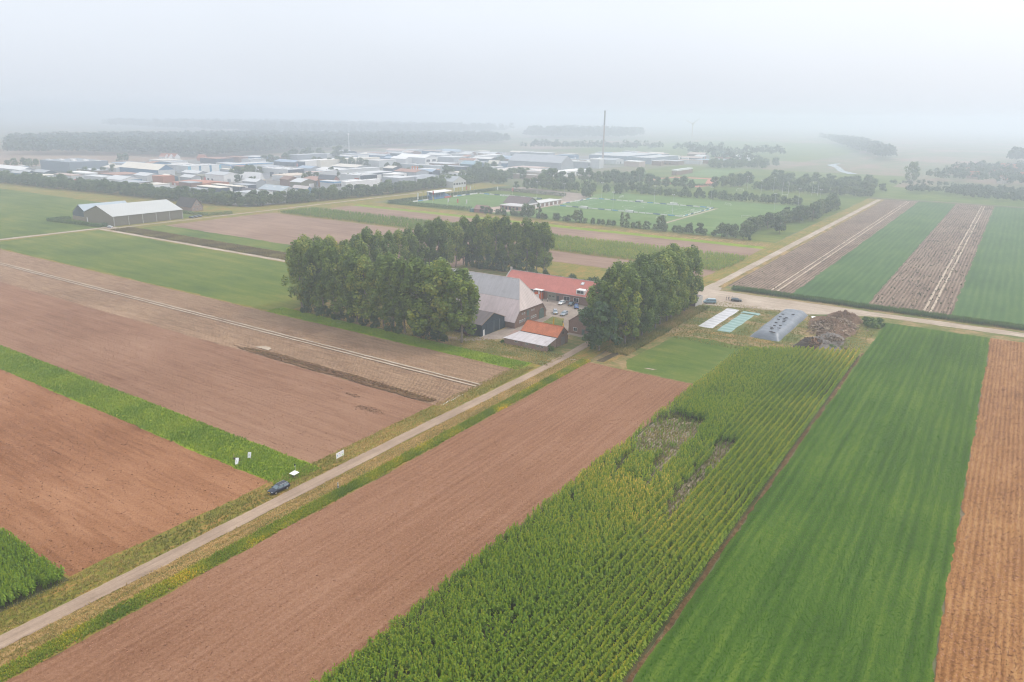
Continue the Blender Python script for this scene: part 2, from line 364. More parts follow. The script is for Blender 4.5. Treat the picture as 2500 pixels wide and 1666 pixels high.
# west of the lane
field('farmland_margin', -520, -104, 20, 478, 'verge_green', step=10, amp=0.6)
field('soil_field', -480, -120.3, 47.5, 88.6, 'soil_w2', amp=0.35, step=1.5)
field('soil_field', -480, -119.8, 98.6, 142.3, 'soil_w', amp=0.3, step=1.5)
field('stubble_field', -490, -118.6, 142.0, 179.2, 'stubble', amp=0.35, step=1.5)
field('grass_strip', -480, -116.0, 88.2, 99.0, 'bright_grass', amp=0.35, step=1.2)
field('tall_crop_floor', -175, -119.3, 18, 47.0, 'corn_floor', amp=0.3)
field('green_field', -491, -231, 180.5, 249.0, 'green_w', amp=0.6)
field('grass_strip', -236, -117.0, 179.0, 187.0, 'bright_grass', amp=0.5, step=1.5)
field('green_field', -900, -501, 190, 330, 'green_w', amp=0.8, step=6)
field('weedy_strip', -488, -232, 253.5, 268, 'weedy', amp=0.8)
field('yellow_green_strip', -480, -232, 267.5, 288, 'green_w', amp=0.8)
field('soil_field', -478, -232, 287, 376, 'soil_pink', amp=0.6)
field('soil_field', -232, -118, 338, 366, 'soil_pink', amp=0.5)
field('soil_field', -465, -115, 414, 449, 'soil_pink', amp=0.5)
field('mown_strip', -466, -114.5, 448.5, 458.5, 'bright_grass', amp=0.4)
field('dry_bank', -452, -116, 458, 471, 'dry_grass', amp=0.6)
field('farmyard_ground', -228, -112.5, 187.0, 305, 'yard_grass', amp=0.5)
sheet('yard_paving', [(-151, 239), (-136, 240), (-126, 222), (-114.5, 221), (-113.5, 205), (-110.8, 205), (-110.8, 226), (-124.8, 242), (-128, 262), (-182, 263), (-180, 240)], MAT['paving'], step=2, amp=0.25)
sheet('farm_track', [(-150, 192.5), (-145.5, 196.5), (-137.5, 206), (-137, 214), (-141, 240), (-143.4, 240), (-146, 217), (-147.4, 201), (-152, 195.5), (-168, 193.5), (-168, 191)], MAT['paving'], step=1.5, amp=0.25)
field('field_track', -494, -226, 250.0, 253.2, 'dirt_road', amp=0.3)
field('farm_road', -500.5, -495.5, 130, 259, 'dirt_road_y', amp=0.3)
field('farm_road', -498, -489, 255, 262, 'dirt_road', amp=0.4)
field('roadside_grass', -496.5, -484, 262, 330, 'verge_green', amp=0.4)
field('farm_road', -492.5, -489.2, 262, 620, 'dirt_road_y', amp=0.3)
# the lane
lane = sheet('lane', [(-113.2, -40), (-110.2, -40), (-110.2, 60), (-110.6, 120), (-109.9, 185), (-110.9, 214), (-111, 224), (-114.4, 224), (-113.6, 214), (-113.0, 185), (-113.9, 120), (-113.6, 60)], MAT['asphalt'], step=0.8, amp=0.13)
# east of the lane
field('dry_verge', -110.1, -106.4, -40, 196, 'dry_grass', amp=0.15, step=1.5)
field('flower_verge', -106.6, -102.4, -40, 200, 'verge_green', amp=0.2, step=1.5)
field('rough_ground', -103.5, -30, 196, 318, 'yard_grass', amp=0.6)
field('soil_field', -102.6, -66.6, -40, 198.5, 'soil_e', amp=0.3, step=1.2)
sheet('lawn', [(-94, 207), (-90, 199.5), (-67, 199.5), (-66.5, 243), (-79, 246.5), (-91.5, 243)], MAT['lawn'], step=1.5, amp=0.35)
sheet('worn_tracks', [(-98.8, 200), (-97.3, 200), (-94.5, 238), (-86, 252), (-62, 254), (-55, 250), (-55, 253), (-62, 257), (-88, 256), (-97, 242)], MAT['dry_grass'], step=1.5, amp=0.4)
sheet('ditch', [(-101.5, 201), (-99.0, 201), (-98.2, 240), (-98.3, 272), (-99.5, 272), (-99.6, 240)], MAT['ditch'], step=1.5, amp=0.2)
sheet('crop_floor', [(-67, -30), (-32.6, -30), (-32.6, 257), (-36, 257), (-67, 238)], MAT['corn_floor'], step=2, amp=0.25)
field('furrow', -32.85, -32.1, -30, 262, 'wet_soil', amp=0.22, step=1.0)
field('green_field', -32.15, 2.4, -20, 309, 'green_e', amp=0.32, step=1.5)
field('soil_field', 2.4, 70, -20, 309, 'soil_orange', amp=0.4, step=1.5)
field('road_verge', -62, 90, 309, 317, 'yard_grass', amp=0.5)
sheet('dirt_lot', [(-100.5, 294), (-90, 296), (-72, 302.5), (-60, 303), (-50, 311), (-35, 316.5), (100, 317.5), (100, 323.5), (-60, 323.5), (-96, 324), (-103.5, 327), (-105.4, 340), (-110.6, 340), (-111.5, 320), (-107, 300)], MAT['dirt_road'], step=2, amp=0.25)
# north-east
field('north_verge', -119, -104, 338, 815, 'verge_green', amp=0.5)
field('north_road', -110.4, -106.1, 326, 812, 'dirt_road_y', amp=0.15)
field('dry_verge', -106.0, -103.2, 330, 815, 'dry_grass', amp=0.3)
field('hedge_verge', -103, 100, 323.5, 335, 'yard_grass', amp=0.4)
field('ridged_field', -103.2, -74, 335, 818, 'ridged_n', amp=0.4)
field('green_field', -74.3, -43, 335, 818, 'green_n', amp=0.6)
field('ridged_field', -43, -12, 335, 818, 'ridged_n', amp=0.4)
field('green_field', -12.2, 110, 335, 818, 'green_n', amp=0.6)
field('boundary_ditch', -116, 110, 820, 824, 'ditch', amp=0.4)
for x in (-83.9, -81.2, -22.0, -19.6): field('wheel_track', x-0.42, x+0.42, 336, 812, 'wheeltrack', amp=0.12, step=2)
for y in (159.9, 161.7): field('wheel_track', -480, -118.8, y-0.38, y+0.38, 'wheeltrack', amp=0.12, step=2)
for q, nm in (([(-66, 150), (-64.5, 147), (-57, 150), (-56, 160), (-55, 171), (-63, 171), (-66, 165)], 'bare_patch'), ([(-57, 150), (-54.3, 133), (-53.3, 133), (-53.6, 160), (-54.8, 172), (-57.8, 171)], 'bare_patch'),
              ([(-48.5, 164), (-47.5, 150), (-47.3, 134), (-45.8, 121), (-44.6, 121), (-44.2, 135), (-43.8, 152), (-44, 165)], 'bare_patch')):
    sheet(nm, q, MAT['bare_patch'], step=1.0, amp=0.35)
sheet('damp_strip', [(-206, 143.4), (-196, 142.2), (-160, 142.4), (-122, 142.4), (-121, 145.2), (-160, 146.3), (-190, 146.4), (-201, 145.2)], MAT['wet_soil'], step=0.8, amp=0.4)
sheet('chalky_patch', [(-201, 146.6), (-194, 146.8), (-195, 149), (-198.5, 149.6)], MAT['wheeltrack'], step=0.8, amp=0.35)
pass
sheet('sandy_patch', [(-86, 203), (-83, 203.2), (-82, 204.6), (-85, 204)], MAT['wheeltrack'], step=0.7, amp=0.3)
# ------------------------------------------------------------------ vegetation
MAT['poplar_leaf'] = leafmat('poplar_leaves', [(0.1, (0.060, 0.105, 0.015)), (0.45, (0.131, 0.204, 0.028)), (0.72, (0.235, 0.306, 0.042)), (0.95, (0.413, 0.403, 0.065))], nscale=0.08)
MAT['dark_leaf'] = leafmat('dark_leaves', [(0.1, (0.025, 0.058, 0.021)), (0.5, (0.055, 0.112, 0.039)), (0.9, (0.121, 0.192, 0.064))])
MAT['tree_leaf'] = leafmat('mixed_leaves', [(0.1, (0.038, 0.077, 0.025)), (0.5, (0.084, 0.141, 0.044)), (0.9, (0.185, 0.238, 0.074))], nscale=0.03)
MAT['bush_leaf'] = leafmat('bush_leaves', [(0.1, (0.041, 0.094, 0.019)), (0.5, (0.098, 0.186, 0.037)), (0.9, (0.224, 0.293, 0.066))], nscale=0.2)
MAT['bark'] = paint((0.26, 0.22, 0.18), 0.95, 0.25, 1.5)
MAT['corn'] = leafmat('maize_leaves', [(0.0, (0.074, 0.151, 0.011)), (0.4, (0.179, 0.301, 0.020)), (0.7, (0.360, 0.416, 0.037)), (0.86, (0.577, 0.464, 0.065)), (1.0, (1.000, 0.737, 0.179))], nscale=0.05, transl=0.4)
MAT['grass_bright'] = leafmat('lush_grass_blades', [(0.0, (0.085, 0.188, 0.007)), (0.5, (0.200, 0.319, 0.018)), (1.0, (0.428, 0.474, 0.044))], nscale=0.12, transl=0.35)
MAT['grass_crop'] = leafmat('green_crop_blades', [(0.0, (0.035, 0.121, 0.010)), (0.5, (0.075, 0.209, 0.021)), (1.0, (0.155, 0.320, 0.039))], nscale=0.06, transl=0.5)
MAT['grass_dry'] = leafmat('dry_grass_blades', [(0.0, (0.105, 0.144, 0.023)), (0.4, (0.264, 0.245, 0.055)), (0.7, (0.491, 0.346, 0.130)), (1.0, (0.737, 0.524, 0.244))], nscale=0.15, transl=0.3)
MAT['grass_flower'] = leafmat('flowering_verge_plants', [(0.0, (0.085, 0.170, 0.016)), (0.45, (0.240, 0.317, 0.023)), (0.72, (0.479, 0.430, 0.038)), (0.85, (1.000, 0.612, 0.038)), (1.0, (1.000, 0.734, 0.077))], nscale=0.2, transl=0.3)
MAT['clod'] = leafmat('soil_clods', [(0.0, (0.180, 0.078, 0.042)), (0.5, (0.384, 0.185, 0.114)), (1.0, (0.674, 0.391, 0.262))], transl=0.0)
MAT['straw'] = leafmat('stubble_stalks', [(0.0, (0.117, 0.078, 0.052)), (0.5, (0.247, 0.169, 0.117)), (1.0, (0.468, 0.364, 0.260))], transl=0.1)
MAT['straw_gold'] = leafmat('golden_stubble', [(0.0, (0.153, 0.072, 0.025)), (0.5, (0.323, 0.162, 0.060)), (1.0, (0.476, 0.281, 0.119))], transl=0.1)
MAT['dark_clod'] = leafmat('damp_clods', [(0.0, (0.090, 0.046, 0.022)), (0.5, (0.204, 0.106, 0.055)), (1.0, (0.383, 0.217, 0.123))], transl=0.0)
MAT['dark_weeds'] = leafmat('dark_weed_plants', [(0.0, (0.045, 0.063, 0.028)), (1.0, (0.135, 0.154, 0.070))], transl=0.2)
MAT['forest_leaf'] = leafmat('forest_leaves', [(0.1, (0.019, 0.041, 0.020)), (0.5, (0.041, 0.073, 0.036)), (0.9, (0.081, 0.116, 0.056))], nscale=0.01)
MAT['weeds'] = leafmat('weed_plants', [(0.0, (0.088, 0.072, 0.022)), (0.5, (0.211, 0.154, 0.053)), (1.0, (0.332, 0.286, 0.075))], transl=0.2)

def rand_unit(rng, n):
    a = rng.normal(size=(n, 3)); return a/np.linalg.norm(a, axis=1, keepdims=True)
def leaf_quads(rng, c, size, outdir=None, ratio=0.62):
    n = len(c); nr = rand_unit(rng, n)
    if outdir is not None: nr = nr*0.55+outdir*0.9+np.array([0, 0, 0.2]); nr /= np.linalg.norm(nr, axis=1, keepdims=True)
    a = rand_unit(rng, n); u = np.cross(nr, a); u /= np.linalg.norm(u, axis=1, keepdims=True)+1e-9; w_ = np.cross(nr, u)
    s = (size*rng.uniform(0.6, 1.35, n))[:, None]; u = u*s; w_ = w_*s*ratio
    v = np.stack([c-u*0.9, c-w_, c+u, c+w_], 1).reshape(-1, 3)
    return v, np.arange(4*n).reshape(n, 4)
def crown(name, rng, z0, z1, R, prof, nclump, nleaf, leaf, cs, m, wob=0.25):
    H_ = z1-z0; C = []
    t = rng.uniform(0, 1, nclump)**0.9; az = rng.uniform(0, 6.283, nclump)
    lob = 1+wob*np.sin(az*2+rng.uniform(0, 6))+wob*0.6*np.sin(az*3+t*5+rng.uniform(0, 6))
    rr = R*np.array([prof(q) for q in t])*lob*np.sqrt(rng.uniform(0.12, 1.0, nclump))
    cc = np.c_[rr*np.cos(az), rr*np.sin(az), z0+H_*t]
    ct = rng.uniform(0, 1, nclump)
    d = rand_unit(rng, nclump*nleaf); rad = rng.uniform(0.45, 1.0, nclump*nleaf)**0.6
    off = d*rad[:, None]*np.array(cs)*np.repeat(rng.uniform(0.7, 1.25, nclump), nleaf)[:, None]
    c = np.repeat(cc, nleaf, 0)+off
    v, f = leaf_quads(rng, c, leaf, d)
    tt = np.clip(0.55*np.repeat(ct, nleaf)+0.45*rng.uniform(0, 1, len(c)), 0, 1)
    return mesh(name, v, f, m, tint=np.repeat(tt, 4))
def trunk(name, rng, h, r, limbs, z0, spread):
    b = MB(); p = Vector((0, 0, -0.2)); k = 5
    for i in range(k):
        q = Vector((rng.normal(0, 0.12), rng.normal(0, 0.12), h*(i+1)/k))
        b.tube(p, q, r*(1-0.8*i/k), r*(1-0.8*(i+1)/k), 7, False); p = q
    for i in range(limbs):
        z = z0+(h-z0)*rng.uniform(0.0, 0.75); a = rng.uniform(0, 6.28); l = spread*rng.uniform(0.5, 1)
        s = Vector((0, 0, z)); b.tube(s, s+Vector((math.cos(a)*l, math.sin(a)*l, l*rng.uniform(0.7, 1.5))), r*0.28, r*0.07, 5, False)
    return mesh(name, np.array(b.v), b.f, MAT['bark'], smooth=True)

pop_prof = lambda t: (0.74+0.26*math.sin(min(1, t*1.7)*math.pi/2)) if t < 0.6 else max(0.2, 1-0.85*((t-0.6)/0.4)**1.9)
round_prof = lambda t: math.sqrt(max(0.03, 1-(2*t-0.85)**2/1.35))
rg = np.random.default_rng(11)
POP = [(crown('crown', rg, 4.6, 25.6, 4.9, pop_prof, 72, 92, 0.46, (1.5, 1.5, 2.2), MAT['poplar_leaf']), trunk('trunk', rg, 23, 0.38, 12, 4, 3.0)) for _ in range(6)]
BROAD = [(crown('crown', rg, 1.6, 9.0, 3.8, round_prof, 30, 62, 0.48, (1.5, 1.5, 1.3), MAT['tree_leaf']), trunk('trunk', rg, 7.5, 0.24, 7, 2, 2.4)) for _ in range(6)]
DARK = [(crown('crown', rg, 1.2, 9.6, 4.0, round_prof, 90, 60, 0.34, (1.0, 1.0, 0.8), MAT['dark_leaf']), trunk('trunk', rg, 7.5, 0.28, 7, 2, 2.4)) for _ in range(2)]
SLIM = [(crown('crown', rg, 0.8, 9.8, 2.0, pop_prof, 36, 26, 0.42, (0.65, 0.65, 1.0), MAT['tree_leaf']), trunk('trunk', rg, 8, 0.18, 5, 1, 1.2)) for _ in range(3)]
BUSH = [crown('bush', rg, 0.15, 2.6, 1.7, round_prof, 26, 26, 0.26, (0.55, 0.55, 0.5), MAT['bush_leaf']) for _ in range(4)]
DBUSH = [crown('bush', rg, 0.15, 3.4, 1.6, round_prof, 30, 28, 0.26, (0.5, 0.5, 0.65), MAT['dark_leaf']) for _ in range(4)]

ORD = ['first', 'second', 'third', 'fourth', 'fifth', 'sixth', 'seventh', 'eighth', 'ninth', 'tenth', 'eleventh', 'twelfth', 'thirteenth', 'fourteenth', 'fifteenth', 'sixteenth', 'seventeenth', 'eighteenth', 'nineteenth', 'twentieth']
def tree(kind, name, x, y, s, label, group, sz=1.0, cat='tree', wide=1.0):
    cm, tm = kind[random.randrange(len(kind))]
    r = thing(name, label, cat, (x, y, 0), random.uniform(0, 6.28), group); r.scale = (s*wide, s*wide, s*sz)
    obj('trunk', tm, r); obj('crown', cm, r)
    return r
def bush(kind, name, x, y, s, label, group, sz=1.0):
    o = obj(name, kind[random.randrange(len(kind))], None, (x, y, 0)); o.rotation_euler[2] = random.uniform(0, 6.28); o.scale = (s, s, s*sz)
    return tag(o, label, 'bush', group)

# windbreak of poplars round the farmyard
for i in range(13):
    tree(POP, 'poplar_tree', -226+i*6.0+random.uniform(-1, 1), 189.5+random.uniform(-1.0, 1.4), random.uniform(0.92, 1.1), 'tall poplar in the front row of the windbreak, %s from its left end' % ORD[i], 'poplars in the front row of the windbreak', wide=random.uniform(0.95, 1.2)+(0.3 if i > 10 else 0))
for i in range(16):
    tree(POP, 'poplar_tree', -231+random.uniform(-1.2, 1.2), 196+i*7.0, random.uniform(0.88, 1.06)*(1-0.004*i), 'poplar in the left side row of the windbreak, %s from the front corner' % ORD[i], 'poplars in the left row of the windbreak')
for i in range(8):
    tree(POP, 'poplar_tree', -225+i*5.8+random.uniform(-1, 1), 305+random.uniform(-1, 1), random.uniform(0.92, 1.02), 'poplar in the back row of the windbreak behind the barn, %s from the left' % ORD[i], 'poplars in the back row of the windbreak')
for i in range(11):
    tree(POP, 'poplar_tree', -101.3+random.uniform(-0.7, 0.7), 222+i*6.0+random.uniform(-0.8, 0.8), random.uniform(0.9, 1.02), 'poplar in the outer row right of the farmyard, %s from the front' % ORD[i], 'poplars right of the farmyard, outer row')
for i in range(10):
    tree(POP, 'poplar_tree', -109.0+random.uniform(-0.7, 0.7), 224+i*6.2+random.uniform(-0.8, 0.8), random.uniform(0.9, 1.02), 'poplar in the inner row right of the farmyard, %s from the front' % ORD[i], 'poplars right of the farmyard, inner row')
tree(POP, 'poplar_tree', -148.5, 191.5, 0.97, 'broad poplar at the right end of the front row, covering the dark shed roof', None, wide=1.35)
tree(DARK, 'broadleaf_tree', -106.0, 211.5, 1.5, 'low broad dark green tree at the lane end in front of the poplars', None, 1.1)
tree(POP, 'poplar_tree', -110.2, 219.5, 0.82, 'poplar nearest to the farmhouse gable, leftmost of the right clump', None, wide=1.25)
for i in range(2): tree(DARK, 'broadleaf_tree', -124+i*6, 256+i*3, 0.85, 'small dark tree overhanging the parked cars in the yard, %s from the left' % ORD[i], 'small yard trees')
for i in range(12):
    bush(DBUSH, 'elder_bush', -222+i*6.2+random.uniform(-1.5, 1.5), 187.6+random.uniform(-0.6, 0.5), random.uniform(1.0, 1.7), 'dark bush at the foot of the front poplar row, %s from the left' % ORD[i], 'bushes under the front poplars', random.uniform(0.9, 1.3))
for i in range(13):
    bush(DBUSH, 'hedge_shrub', -176+i*3.9+random.uniform(-0.8, 0.8), 283+random.uniform(-1.2, 1.2), random.uniform(1.4, 1.9), 'dark shrub in the row behind the red-roofed stable, %s from the left' % ORD[i], 'shrubs behind the stable', random.uniform(0.9, 1.3))
for i in range(10):
    bush(DBUSH, 'hedge_shrub', -228+i*4.4, 299+random.uniform(-1.2, 1.2), random.uniform(1.3, 1.7), 'dark shrub under the back poplar row, %s from the left' % ORD[i], 'shrubs under the back poplars', 1.2)
bush(BUSH, 'shrub', -119.6, 201.8, 0.85, 'green shrub against the right corner of the brick shed', None, 1.0)
bush(BUSH, 'shrub', -136.9, 199.6, 0.45, 'small shrub at the left corner of the white-roofed lean-to', None, 1.0)
MAT['red_leaf'] = leafmat('reddish_leaves', [(0.1, (0.07, 0.025, 0.025)), (0.9, (0.22, 0.08, 0.08))])
for i in range(2):
    o = obj('shrub', crown('red_bush', rg, 0.1, 1.3, 1.1, round_prof, 14, 26, 0.2, (0.35, 0.35, 0.3), MAT['red_leaf']), None, (-150.6-i*1.9, 199.6, 0)); tag(o, 'low reddish shrub beside the dark shed wall, %s from the white door' % ORD[i], 'bush', 'reddish shrubs')

# ------------------------------------------------------------------ scattered crops, grass and clods (vectorised)
def scatter(name, temps, pos, rot, sc, tint, m, label, cat, zs=None, parent=None):
    V = []; Fq = []; T = []; n0 = 0
    which = RNG.integers(0, len(temps), len(pos))
    for k, (tv, tf, tt) in enumerate(temps):
        s = which == k; n = s.sum()
        if n == 0: continue
        p = pos[s]; a = rot[s]; q = sc[s][:, None]; ca, sa = np.cos(a)[:, None], np.sin(a)[:, None]
        x = (tv[None, :, 0]*ca-tv[None, :, 1]*sa)*q+p[:, 0:1]; y = (tv[None, :, 0]*sa+tv[None, :, 1]*ca)*q+p[:, 1:2]
        z = tv[None, :, 2]*q*(1 if zs is None else zs[s][:, None])+p[:, 2:3]
        V.append(np.stack([x, y, z], -1).reshape(-1, 3))
        Fq.append((tf[None]+(np.arange(n)*len(tv))[:, None, None]+n0).reshape(-1, tf.shape[1])); n0 += n*len(tv)
        T.append(np.clip(tt[None, :]+tint[s][:, None], 0, 1).ravel())
    me = mesh(name, np.concatenate(V), np.concatenate(Fq), m, tint=np.concatenate(T))
    o = obj(name, me, parent); o['kind'] = 'stuff'
    return tag(o, label, cat) if parent is None else o
def corn_template(rng, h=2.5, nl=8, ln=0.64, wd=0.16):
    v = []; f = []; t = []
    def quad(a, b, c, d, tt):
        n = len(v); v.extend([a, b, c, d]); f.append((n, n+1, n+2, n+3)); t.extend([tt]*4)
    for i in range(nl):
        az = (i % 2)*math.pi+rng.normal(0, 0.5); z = h*(0.30+0.55*i/nl); l = ln*rng.uniform(0.75, 1.15)
        d = np.array([math.cos(az), math.sin(az), 0]); s = np.array([-d[1], d[0], 0])*wd*rng.uniform(0.8, 1.2)
        p0 = np.array([0, 0, z]); p1 = p0+d*l*0.5+np.array([0, 0, l*0.55]); p2 = p0+d*l*1.0+np.array([0, 0, l*rng.uniform(0.0, 0.35)])
        tt = rng.uniform(0.10, 0.50)
        quad(p0-s*0.6, p0+s*0.6, p1+s, p1-s, tt); quad(p1-s, p1+s, p2+s*0.2, p2-s*0.2, tt+0.12)
    for a in (0.4, 2.0):
        s = np.array([math.cos(a), math.sin(a), 0])*0.13; p = np.array([0, 0, h*0.86]); q = np.array([rng.normal(0, .04), rng.normal(0, .04), h*1.10])
        quad(p-s*0.2, p+s*0.2, q+s, q-s, 0.70)
    a = np.array([0.05, 0, 0]); quad(-a, a, a*0.6+np.array([0, 0, h*0.9]), -a*0.6+np.array([0, 0, h*0.9]), 0.25)
    return np.array(v), np.array(f), np.array(t)
def tuft_template(rng, nb=4, h=0.45, spread=0.22, wd=0.07):
    v = []; f = []; t = []
    for i in range(nb):
        a = rng.uniform(0, 6.28); d = np.array([math.cos(a), math.sin(a), 0]); s = np.array([-d[1], d[0], 0])*wd
        b = d*spread*0.3*rng.uniform(0, 1); tp = d*spread*rng.uniform(0.5, 1.3)+np.array([0, 0, h*rng.uniform(0.7, 1.2)])
        n = len(v); v.extend([b-s, b+s, tp]); f.append((n, n+1, n+2)); q = rng.uniform(0.0, 0.5); t.extend([q, q, q+0.15])
    return np.array(v), np.array(f), np.array(t)
def clod_template(rng):
    v = rng.normal(0, 1, (5, 3))*np.array([0.1, 0.1, 0.05]); v[:, 2] = np.abs(v[:, 2])
    return v, np.array([(0, 1, 2), (0, 2, 3), (0, 3, 4), (1, 2, 4)]), np.full(5, rng.uniform(0.1, 0.6))
rt = np.random.default_rng(5)
CORN = [corn_template(rt) for _ in range(5)]
TUFT = [tuft_template(rt) for _ in range(6)]
BROADW = [tuft_template(rt, 6, 0.6, 0.5, 0.14) for _ in range(5)]
CLOD = [clod_template(rt) for _ in range(6)]
def vnoise(x, y, sc, seed=0):     # cheap smooth noise 0..1
    r = np.random.default_rng(seed); o = np.zeros_like(x)
    for k in range(7):
        a = r.uniform(0, 6.28); fq = sc*r.uniform(0.6, 2.2); o += np.sin((x*math.cos(a)+y*math.sin(a))*fq+r.uniform(0, 6.28))
    return 0.5+o/9.0
def rect_pts(x0, x1, y0, y1, n, z=0.05):
    return np.c_[RNG.uniform(x0, x1, n), RNG.uniform(y0, y1, n), np.full(n, z)]
# maize
xs = []; ys = []; tn = []; sc_ = []
row = 1.42
for k in range(24):
    x = -33.35-row*k
    n = int(222/0.22); yy = 36+np.arange(n)*0.22+RNG.normal(0, 0.05, n)
    irr = 0.05+0.50*max(0, min(1, (-47-x)/5))
    xx = x+RNG.normal(0, irr, n)
    xs.append(xx); ys.append(yy)
xs = np.concatenate(xs); ys = np.concatenate(ys)
keep = (ys < 238+(xs+67)*0.58-1.0+2*vnoise(xs, ys, 0.3, 2)) & (xs > -67.2+0.8*vnoise(xs, ys, 0.25, 4))
wx = xs+1.4*(vnoise(xs, ys, 0.5, 8)-0.5); wy = ys+4*(vnoise(xs, ys, 0.35, 9)-0.5)
gap = inpoly(wx, wy, [(-66, 158), (-64.5, 148), (-61, 143), (-57, 147), (-55.6, 160), (-54.6, 173), (-63, 173.5), (-66, 167)])
gap |= inpoly(wx, wy, [(-57.5, 151), (-54.3, 133), (-53.4, 133), (-53.6, 160), (-54.9, 172), (-57.8, 171)])
gap |= inpoly(wx, wy, [(-48.3, 164), (-47.3, 150), (-47.2, 134), (-45.8, 121), (-44.7, 121), (-44.3, 135), (-44, 152), (-44, 165)])
gap |= inpoly(wx, wy, [(-63, 137), (-61, 130), (-60, 131), (-61.5, 145), (-63.5, 146)])
keep &= ~(gap & (RNG.uniform(0, 1, len(xs)) < 0.84))
keep &= ~((xs < -50) & (vnoise(xs, ys, 0.28, 21) < 0.24) & (RNG.uniform(0, 1, len(xs)) < 0.5))
xs = xs[keep]; ys = ys[keep]; gap = gap[keep]; n = len(xs)
patch = vnoise(xs, ys, 0.10, 3); edge = np.clip((-61.5-xs)/4, 0, 1)*np.clip((ys-90)/40, 0, 1); far = np.clip((ys-205)/40, 0, 1)
tint = -0.12+0.34*(patch-0.5)+0.13*edge+0.08*far+RNG.normal(0, 0.07, n)
hsc = (0.90+0.30*(vnoise(xs, ys, 0.15, 6)-0.4)+RNG.normal(0, 0.07, n))*np.where(xs < -63, 0.88, 1.0)*np.where(gap, 0.5, 1.0)
scatter('maize_crop', CORN, np.c_[xs, ys, np.full(n, gz(-40, 150))], RNG.uniform(0, 6.28, n), np.clip(hsc, 0.5, 1.3), tint, MAT['corn'], 'tall maize in long rows with bare gaps, right of the red soil field', 'maize')
# tall crop bottom left
n = 5200; p = rect_pts(-168, -119.6, 22, 46.6, n)
scatter('tall_green_crop', CORN, p, RNG.uniform(0, 6.28, n), RNG.uniform(0.75, 1.0, n), 0.02+0.3*(vnoise(p[:, 0], p[:, 1], 0.3, 12)-0.5)+RNG.normal(0, .06, n), MAT['grass_bright'], 'bright green tall crop corner at the bottom left edge', 'crop')
# maize strips in the middle distance
for (x0, x1, y0, y1, dn, lb) in ((-472, -236, 377, 412, 0.55, 'long maize strip behind the windbreak, left part towards the estate'), (-236, -116.5, 366, 412, 0.8, 'maize strip between the pale soil bands behind the farm')):
    n = int((x1-x0)*(y1-y0)*dn); p = rect_pts(x0, x1, y0, y1, n); p[:, 0] = np.round(p[:, 0]/1.5)*1.5+RNG.normal(0, .15, n)
    scatter('maize_strip', CORN, p, RNG.uniform(0, 6.28, n), RNG.uniform(0.75, 0.95, n), -0.12+RNG.normal(0, .08, n), MAT['corn'], lb, 'maize')
# crop hedge along the dirt road
n = 4200; p = rect_pts(-99, 90, 327.2, 331.4, n)
scatter('roadside_crop_hedge', CORN, p, RNG.uniform(0, 6.28, n), RNG.uniform(0.55, 0.8, n), -0.05+RNG.normal(0, .08, n), MAT['bush_leaf'], 'long dark hedge of tall plants along the far side of the dirt road', 'hedge')
# grass and verge plants
def grass(name, x0, x1, y0, y1, n, temps, m, smin, smax, label, t0=0.0, amp=0.5, nsc=0.25, seed=1, cat='grass', tri=False, skip=()):
    p = rect_pts(x0, x1, y0, y1, n)
    if tri: p[:, 1] = (y0+y1)/2+(p[:, 1]-(y0+y1)/2)*RNG.uniform(0.2, 1.25, n)+0.9*(vnoise(p[:, 0], p[:, 0]*0, 0.25, 33)-0.5)
    p[:, :2] += RNG.normal(0, 0.22, (n, 2)); p[:, 2] = gz((x0+x1)/2+0.37, (y0+y1)/2+0.21)
    for (a, b, c, d) in skip: p = p[~((p[:, 0] > a) & (p[:, 0] < b) & (p[:, 1] > c) & (p[:, 1] < d))]
    n = len(p); tint = t0+amp*(vnoise(p[:, 0], p[:, 1], nsc, seed)-0.5)+RNG.normal(0, 0.1, n)
    return scatter(name, temps, p, RNG.uniform(0, 6.28, n), RNG.uniform(smin, smax, n), tint, m, label, cat)
grass('lush_grass', -300, -116.4, 88.4, 98.9, 24000, TUFT, MAT['grass_bright'], 0.6, 1.2, 'bright green grass strip between the two bare soil fields', 0.1)
grass('lush_grass', -236, -117.6, 179.2, 186.6, 9000, TUFT, MAT['grass_bright'], 0.5, 1.0, 'green grass strip in front of the windbreak', -0.05)
grass('crop_blades', -31.6, 2.2, 60, 308, 52000, TUFT, MAT['grass_crop'], 0.3, 0.55, 'low green crop field on the right, drilled in stripes', 0.05, 0.2, 0.2, 7, 'crop')
grass('verge_grass', -119.8, -113.9, 20, 184, 9000, TUFT, MAT['grass_dry'], 0.5, 1.0, 'rough grass verge left of the lane', 0.06, 0.8, 0.2)
grass('verge_grass', -110.0, -106.0, 20, 200, 9000, TUFT, MAT['grass_dry'], 0.45, 0.9, 'dry yellowed verge right of the lane', 0.3, 0.6, 0.3)
grass('verge_flowers', -106.0, -103.0, 20, 200, 16000, BROADW, MAT['grass_flower'], 0.3, 0.65, 'strip of green and yellow flowering weeds beside the red soil field', 0.20, 0.75, 0.35, 15, 'weeds')
grass('gap_weeds', -65.5, -55, 143, 173, 1600, TUFT, MAT['grass_dry'], 0.6, 1.4, 'straw and weeds in the large bare gap of the maize', 0.1, 0.8, 0.3)
grass('gap_weeds', -48, -44, 121, 165, 800, TUFT, MAT['grass_dry'], 0.6, 1.4, 'straw and weeds in the narrow bare gap of the maize', 0.1, 0.8, 0.3)
grass('yard_grass_tufts', -104, -96, 212, 290, 7000, BROADW, MAT['grass_dry'], 0.6, 1.5, 'tall dry grass on the bank below the right poplars', 0.15, 0.8, 0.3)
grass('yard_grass_tufts', -226, -112, 187, 200, 9000, TUFT, MAT['grass_dry'], 0.5, 1.1, 'dry grass around the front poplars and brick shed', 0.1, 0.8, 0.3)
